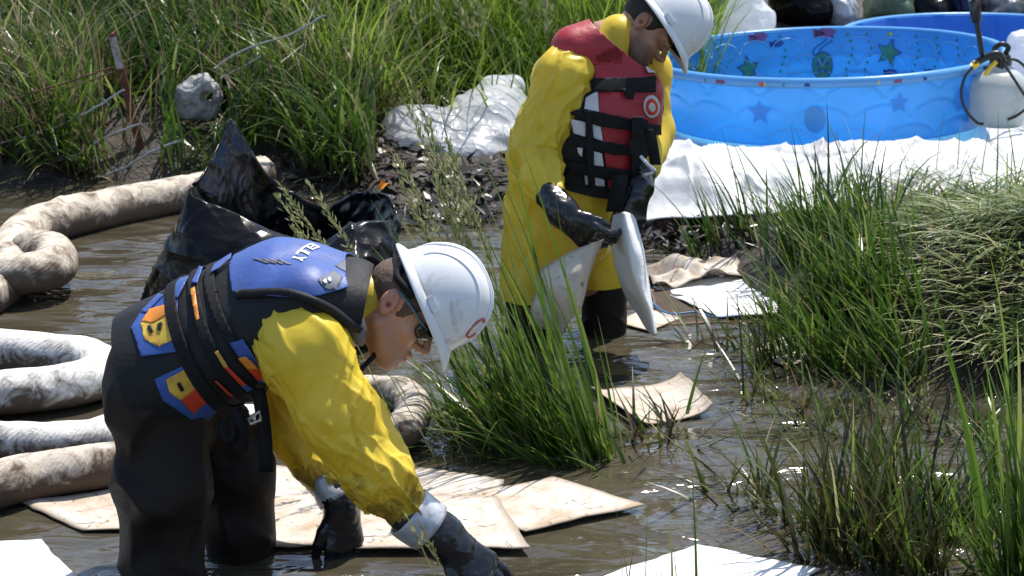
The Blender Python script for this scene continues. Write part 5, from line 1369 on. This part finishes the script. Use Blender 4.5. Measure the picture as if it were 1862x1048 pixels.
    decal('stripe_print', vg, [(436, 696), (446, 694), (458, 702), (446, 706)], M['patch_blue'], vo, .0105, .001)
    decal('stripe_print', vg, [(391, 689), (394, 688), (424, 715), (416, 714)], M['patch_red'], vo, .0105, .001)
    decal('stripe_print', vg, [(350, 535), (358, 530), (366, 585), (360, 588)], M['patch_orange'], vo, .014, .001)
    decal('stripe_print', vg, [(352, 522), (366, 494), (372, 496), (362, 524)], M['vest_blue'], vo, .014, .001)
    decal('stripe_print', vg, [(386, 505), (394, 490), (425, 470), (425, 478), (400, 498)], M['vest_blue'], vo, .014, .001)
    decal('grey_motif', pv, [(608, 488), (624, 478), (652, 486), (660, 500), (630, 500)], M['vest_grey'], vo, .006, .001)
    decal('grey_motif', pv, [(576, 512), (606, 496), (622, 508), (610, 530), (590, 528)], M['vest_grey'], vo, .006, .001)
    decal('grey_motif', pv, [(640, 520), (660, 512), (668, 556), (650, 575)], M['vest_grey'], vo, .006, .001)
    for k in range(4): decal('light_slash', pv, [(590+k*14, 540+k*5), (596+k*14, 536+k*5), (626+k*10, 562+k*6), (618+k*10, 566+k*6)], M['vest_lightblue'], vo, .006, .001)
    for k in range(4): decal('dark_slash', pv, [(462+k*14, 474+k*1), (468+k*14, 473+k*1), (492+k*13, 482+k*1), (486+k*13, 483+k*1)], M['vest_grey'], vo, .006, .001)
    decal('logo_spot', pv, [(584, 514), (589, 511), (592, 518), (587, 520)], M['print_letters'], vo, .009, .001); decal('logo_spot', pv, [(592, 511), (597, 508), (600, 515), (595, 517)], M['print_letters'], vo, .009, .001)
    # lettering across the shoulders, pressed onto the panel
    cu = bpy.data.curves.new('lettering', 'FONT'); cu.body = 'ELLY'; cu.size = 1; cu.align_x = 'LEFT'; cu.offset = .025
    to = bpy.data.objects.new('lettering', cu); COL.objects.link(to); bpy.context.view_layer.update()
    me = to.to_mesh(); tv = np.array([list(q.co) for q in me.vertices]); tf = [tuple(p.vertices) for p in me.polygons]; to.to_mesh_clear()
    bpy.data.objects.remove(to); bpy.data.curves.remove(cu)
    bm = bmesh.new(); vv = [bm.verts.new(q) for q in tv]
    for q in tf:
        try: bm.faces.new([vv[i] for i in q])
        except ValueError: pass
    bmesh.ops.triangulate(bm, faces=bm.faces[:]); bmesh.ops.subdivide_edges(bm, edges=bm.edges[:], cuts=1)
    bm.verts.index_update(); tv = np.array([list(q.co) for q in bm.verts]); tf = [tuple(q.index for q in p.verts) for p in bm.faces]; bm.free()
    tree = BVHTree.FromPolygons([tuple(x) for x in pv[0]], [tuple(int(i) for i in q) for q in pv[1]])
    p0 = np.array(tree.find_nearest(Vector(P(588, 468, 4.60)))[0]); p1 = np.array(tree.find_nearest(Vector(P(545, 502, 4.47)))[0])
    bl = p1-p0; wtxt = tv[:, 0].max(); bu = unit(p1-p0); upv = unit(ax-bu*np.dot(ax, bu)); out = []
    for q in tv:
        w = p0+bl*(q[0]/wtxt)+upv*(q[1]*.050)
        hit = tree.find_nearest(Vector(w+top*.05)); out.append(np.array(hit[0])+np.array(hit[1])*.008)
    mesh_np('lettering', np.array(out), tf, M['print_letters'], vo, False)
    # hanging tails and buckle
    def ribbon(name, pts, w, mm=M['webbing'], side=(1, 0, 0)):
        c = catmull(np.array(pts), 16); s = unit(side)*w/2
        V = np.stack([c-s, c+s], 1).reshape(-1, 3); solid(mesh_np(name, V, grid_faces(16, 2), mm, vo), .004, 0)
    ribbon('hanging_strap', [P(468, 705, 4.43), P(476, 745, 4.42), P(482, 800, 4.42), P(484, 858, 4.42)], .033)
    ribbon('hanging_strap', [P(430, 745, 4.42), P(436, 770, 4.415), P(440, 800, 4.42), P(437, 822, 4.42)], .035)
    v, f = tube_geo(catmull(np.array([P(400, 765, 4.42), P(410, 800, 4.41), P(425, 790, 4.41), P(420, 760, 4.42)]), 20), .008, 6); mesh_np('strap_loop', v, f, M['webbing'], vo)
    v, f = tube_geo(np.array([P(x, y, 4.40) for x, y in ((452, 762), (472, 748), (474, 764), (456, 772), (452, 762))]), .0045, 6); mesh_np('buckle', v, f, M['metal'], vo)
    v, f = tube_geo(catmull(np.array([P(646, 640, 4.50), P(650, 674, 4.49), P(664, 664, 4.50), P(682, 644, 4.52), P(692, 622, 4.55)]), 30), .0065, 8); mesh_np('collar_cord', v, f, M['webbing'], vo)
    V, F = sdf_mesh([cone(P(645, 590, 4.46), P(655, 622, 4.46), .020, .012, .01), cone(P(640, 570, 4.46), P(650, 600, 4.46), .022, .02, .01)], .006); mesh_np('collar_pad', V, F, M['vest_grey'], vo)
worker_front()

# ---- standing worker behind: red vest, yellow suit, holding two pads
def worker_back():
    Y0 = 6.49
    root = thing('person', 'standing worker in red life vest and yellow rain suit looking down while holding two pads', 'person', (G(1030, 610)[0], Y0, 0))
    fd = unit(np.array([.75, -.66, 0])); lat = np.array([-.66, -.75, 0])          # facing, and the right-hand side
    fwd = unit(img(.60, .80)+np.array([0, -.12, 0])); up = img(.80, -.60); B = frame(fwd, up); C = P(1170, 50, Y0)
    hp, T = head_prims(C, B)
    pel, wai, che = P(1035, 410, 6.47), P(1058, 310, 6.47), P(1095, 190, 6.48)
    shN, elN, wrN = P(1030, 130, 6.33), P(955, 285, 6.30), P(1022, 388, 6.12)
    shF, elF, wrF = P(1174, 130, 6.62), P(1192, 235, 6.55), P(1163, 322, 6.33)
    hipN, knN, ftN = P(1000, 430, 6.40), P(975, 545, 6.40), G(970, 622)+[0, 0, -.42]
    hipF, knF, ftF = P(1075, 430, 6.56), P(1095, 545, 6.56), G(1098, 607)+[0, 0, -.42]
    prims = hp+[cone(T(-.022, 0, -.05), T(-.05, 0, -.13), .054, .050, .03), cone(T(-.05, 0, -.13), che, .045, .08, .04, lat, 1.2), cone(che, pel, .10, .11, .05, lat, 1.25)]
    for s, e, w in ((shN, elN, wrN), (shF, elF, wrF)):
        prims += [cone(che*.5+s*.5, s, .055, .045, .04), cone(s, e, .042, .036, .03), cone(e, w, .034, .024, .02)]
    for h, kq, ft in ((hipN, knN, ftN), (hipF, knF, ftF)):
        prims += [cone(pel*.5+h*.5, kq, .085, .06, .04), cone(kq, ft, .058, .04, .03), cone(ft, ft+fd*.14+[0, 0, -.03], .042, .035, .03)]
    body_mesh('body', prims, T, C, B, M['skin_b'], root, nh=len(hp))
    hair_mesh(C, B, M['hair'], root, grow=.006)
    Bh = frame(unit(img(.57, .82)+np.array([0, -.12, 0])), img(.82, -.57))
    hard_hat(P(1207, 46, Y0), Bh, root, 1.03)
    cuffN, cuffF = P(998, 350, 6.16), P(1172, 305, 6.36)
    jk = [cone(pel, wai, .155, .140, .06, lat, 1.2), cone(P(985, 400, 6.42), P(985, 320, 6.40), .125, .10, .05), cone(wai, che, .135, .125, .05, lat, 1.2), cone(che, P(1110, 105, 6.48), .12, .07, .05, lat, 1.2), cone(P(1095, 95, 6.47), P(1126, 66, 6.48), .072, .068, .03),
          cone(P(1070, 115, 6.42), P(1025, 140, 6.35), .064, .080, .05), cone(P(1025, 140, 6.35), P(975, 285, 6.30), .083, .072, .04), cone(P(975, 285, 6.30), P(986, 328, 6.21), .070, .058, .03), cone(P(985, 328, 6.21), cuffN, .064, .045, .02),
          cone(P(1140, 105, 6.55), shF, .075, .085, .05), cone(shF, elF, .066, .055, .04), cone(elF, cuffF, .053, .042, .03)]
    def soil(V): return np.clip((.75-V[:, 2])/.6, 0, 1)*.45
    garment('jacket', jk, M['yellow'], root, .0054, .005, 8, 111, aniso_along([.2, 0, 1], 1.6), soil=soil, fold=.25, fdir=(.25, 0, 1),
            folds=[dict(axis=[P(1060, 115, 6.40), P(1025, 140, 6.35), P(975, 285, 6.30), P(986, 328, 6.21), cuffN], r=.085, n=80, seed=15, skew=.45, amp=.010, length=(.10, .36), wid=(.005, .013)),
                   dict(axis=[P(1035, 120, 6.33), P(1015, 170, 6.33)], r=.10, n=18, seed=18, skew=.5, amp=.011, length=(.06, .14), wid=(.007, .014)),
                   dict(axis=[P(970, 290, 6.3), P(986, 328, 6.21), cuffN], r=.07, n=20, seed=16, skew=1.2, amp=.011, length=(.05, .12), wid=(.007, .014)),
                   dict(axis=[P(1035, 250, 6.47), pel], r=.16, n=50, seed=17, skew=.35, amp=.011, length=(.1, .3), wid=(.007, .02)),
                   dict(axis=[shF, elF, cuffF], r=.07, n=26, seed=19, skew=.6, amp=.012)])
    tr = [cone(P(1030, 385, 6.47), P(1028, 410, 6.47), .150, .155, .06, lat, 1.12), cone(P(985, 420, 6.40), P(965, 540, 6.39), .118, .098, .025), cone(P(1072, 420, 6.55), P(1098, 540, 6.55), .112, .082, .025),
          cone(P(965, 540, 6.39), P(964, 550, 6.39), .098, .098, .02)]
    garment('trousers', tr, M['yellow'], root, .006, .005, 7, 121, aniso_along([0, 0, 1], 1.6), soil=soil, fold=.3, folds=[dict(axis=[P(1030, 395, 6.47), P(1030, 540, 6.47)], r=.17, n=80, seed=25, skew=.4, amp=.012, length=(.1, .32), wid=(.007, .02))], cut=[((0, 0, .165), (0, 0, -1))])
    bt_ = [cone(P(966, 520, 6.39), ftN, .085, .075, .03), cone(P(1098, 520, 6.55), ftF, .074, .066, .03), cone(ftN, ftN+fd*.16+[0, 0, -.03], .07, .055, .03), cone(ftF, ftF+fd*.16+[0, 0, -.03], .07, .055, .03)]
    garment('boots', bt_, M['wader'], root, .007, .010, 9, 131, folds=[dict(axis=[P(1098, 520, 6.55), ftF], r=.07, n=26, seed=45, skew=1.2, amp=.010, length=(.06, .16), wid=(.006, .016))])
    # gloves
    glove(root, P(1000, 356, 6.15), P(1030, 395, 6.10), img(.78, .62)+np.array([0, -.15, 0]), np.array([.35, -.2, .75]), np.array([.2, -.9, .35]), rc=.044, rw=.040, seed=141, tape=False, curl=(.55, .7, .5), fat=1.15, thumb=(.8, .4, -.2))
    glove(root, P(1168, 312, 6.35), P(1158, 350, 6.29), img(-.18, .98)+np.array([0, -.1, 0]), np.array([-.8, -.5, 0]), np.array([.55, -.8, .1]), rc=.042, rw=.038, seed=142, tape=False, curl=(.35, .7, .5), fat=1.15, thumb=(.8, .3, -.3))
    # life vest
    vs = [cone(P(1066, 325, 6.46), P(1078, 260, 6.46), .165, .170, .05, lat, 1.22), cone(P(1078, 260, 6.46), P(1100, 185, 6.47), .170, .165, .05, lat, 1.2), cone(P(1100, 185, 6.47), P(1118, 110, 6.47), .160, .085, .05, lat, 1.3),
          cone(P(1045, 92, 6.39), P(1108, 70, 6.43), .072, .070, .05), cone(P(1118, 90, 6.44), P(1165, 165, 6.40), .07, .06, .05)]
    ax = unit(P(1100, 185, 6.47)-P(1066, 325, 6.46))
    cut = [(P(1060, 332, 6.46), -ax-.05*fd), (P(1122, 78, 6.47), unit(P(1140, 60, 6.47)-P(1110, 95, 6.47)))]
    vo, vg = garment('life_vest', vs, M['vest_black'], root, .009, .005, 8, 151, cut=cut)
    # red front and shoulder panel
    for poly in ([(975, 80), (1035, 10), (1110, 0), (1150, 40), (1130, 118), (1080, 118), (1015, 118)], [(1080, 100), (1150, 60), (1205, 150), (1190, 345), (1105, 340), (1082, 150)]):
        v, f = slice_geo(vg[0], vg[1], poly_planes(poly), facing=CAM, lift=.006)
        solid(mesh_np('red_panel', v, f, M['vest_red'], vo), .002)
    # reflective squares at the side
    for q in ([(1066, 180), (1086, 168), (1088, 215), (1062, 205)], [(1040, 216), (1066, 222), (1064, 248), (1045, 242)], [(1076, 224), (1090, 228), (1094, 256), (1078, 250)], [(1050, 268), (1060, 268), (1058, 284), (1053, 280)], [(1070, 272), (1092, 278), (1096, 312), (1068, 302)], [(1062, 312), (1096, 324), (1096, 336), (1064, 332)]):
        decal('reflective_patch', vg, q, M['patch_white'], vo, .014, .002)
    def band(poly, lift=.016):
        v, f = slice_geo(vg[0], vg[1], poly_planes(poly), facing=CAM, lift=lift)
        if len(f): solid(mesh_np('strap', v, f, M['webbing'], vo), .005)
    band([(1080, 148), (1185, 143), (1186, 168), (1080, 170)]); band([(1035, 205), (1060, 200), (1192, 225), (1192, 243), (1085, 228)])
    band([(1025, 238), (1110, 258), (1185, 262), (1185, 282), (1110, 280), (1035, 262)]); band([(1030, 290), (1110, 302), (1180, 312), (1180, 328), (1100, 322), (1040, 310)])
    band([(1064, 205), (1074, 205), (1080, 335), (1068, 335)], .022); band([(1140, 215), (1168, 215), (1172, 345), (1138, 345)], .022)
    decal('buckle_cover', vg, [(1124, 165), (1152, 160), (1146, 182), (1138, 182)], M['webbing'], vo, .020)
    # round white emblem and white tabs on the chest
    ring_ = lambda s: [(1181+14*s*math.cos(t), 193+21*s*math.sin(t)) for t in np.linspace(0, 2*math.pi, 14, endpoint=False)]
    decal('emblem', vg, ring_(1), M['patch_white'], vo, .0098, .001)
    decal('emblem', vg, ring_(.72), M['patch_red'], vo, .0112, .001)
    decal('emblem', vg, ring_(.4), M['patch_white'], vo, .0126, .001)
    decal('white_tab', vg, [(1168, 124), (1190, 118), (1192, 138), (1172, 136)], M['patch_white'], vo, .018, .002)
    for q, w_, h_ in ((P(1160, 228, 6.235), .018, .026), (P(1152, 268, 6.235), .014, .020)):
        v, f = box_geo(q, RT*w_, [0, .008, 0], UPV*h_); mesh_np('buckle', v, f, M['webbing'], vo, False)
    def ribbon(name, pts, w, side=(1, 0, 0)):
        c = catmull(np.array(pts), 16); s = unit(side)*w/2
        V = np.stack([c-s, c+s], 1).reshape(-1, 3); solid(mesh_np(name, V, grid_faces(16, 2), M['webbing'], vo), .004, 0)
    ribbon('hanging_strap', [P(1128, 318, 6.24), P(1124, 345, 6.22), P(1116, 385, 6.22)], .050); ribbon('hanging_strap', [P(1180, 235, 6.25), P(1186, 262, 6.24), P(1192, 300, 6.24)], .035)
    v, f = tube_geo(catmull(np.array([P(1165, 285, 6.22), P(1178, 300, 6.20), P(1190, 312, 6.2), P(1172, 318, 6.2)]), 20), .007, 6); mesh_np('buckle', v, f, M['metal'], vo)
worker_back()

# the two pads he holds
def held(label, ctrl, m, seed):
    c = np.array([[P(*q) for q in row] for row in ctrl])
    a = catmull(c, 40); V = catmull(a.transpose(1, 0, 2), 36).transpose(1, 0, 2).reshape(-1, 3)
    V = V+.007*np.stack([noise(V, 11, seed), noise(V, 11, seed+1), noise(V, 11, seed+2)], 1)+.006*facets(V, 12, seed)[:, None]*np.array([.3, -1, 0])
    e_ = np.minimum(np.minimum(*np.meshgrid(np.linspace(0, 1, 40), np.linspace(0, 1, 36), indexing='ij')), 1-np.maximum(*np.meshgrid(np.linspace(0, 1, 40), np.linspace(0, 1, 36), indexing='ij'))).ravel()
    o = mesh_np('absorbent_pad', V, grid_faces(40, 36), m, None, True, {'edge': e_}, base=V.mean(0)); solid(o, .0035, 0)
    set_props(o, label, 'absorbent pad')
held('curled soiled pad held in the standing worker\'s bare-edged left hand glove'.replace("bare-edged left hand glove", "nearer gloved hand"),
     [[(962, 590, 6.22), (972, 540, 6.20), (976, 494, 6.12), (1030, 462, 6.05), (1096, 436, 6.02)],
      [(985, 598, 6.20), (1000, 560, 6.12), (1008, 530, 6.02), (1045, 500, 5.98), (1082, 480, 6.02)],
      [(1012, 604, 6.18), (1018, 585, 6.10), (1022, 570, 6.02), (1045, 548, 5.99), (1068, 522, 6.02)],
      [(1020, 612, 6.18), (1022, 606, 6.12), (1028, 600, 6.05), (1040, 582, 6.0), (1058, 555, 6.02)]], M['pad_stained'], 161)
held('clean white pad hanging folded from the standing worker\'s farther glove down to the water',
     [[(1114, 398, 6.30), (1122, 390, 6.18), (1138, 385, 6.10), (1150, 391, 6.16), (1158, 404, 6.26)],
      [(1110, 432, 6.32), (1120, 442, 6.16), (1144, 440, 6.05), (1160, 440, 6.12), (1168, 447, 6.28)],
      [(1122, 484, 6.34), (1136, 502, 6.16), (1157, 508, 6.04), (1172, 504, 6.12), (1179, 508, 6.28)],
      [(1142, 537, 6.34), (1160, 556, 6.20), (1175, 562, 6.10), (1183, 561, 6.15), (1188, 565, 6.26)],
      [(1172, 590, 6.32), (1182, 604, 6.22), (1188, 609, 6.16), (1192, 608, 6.18), (1194, 602, 6.24)]], M['pad_white'], 171)
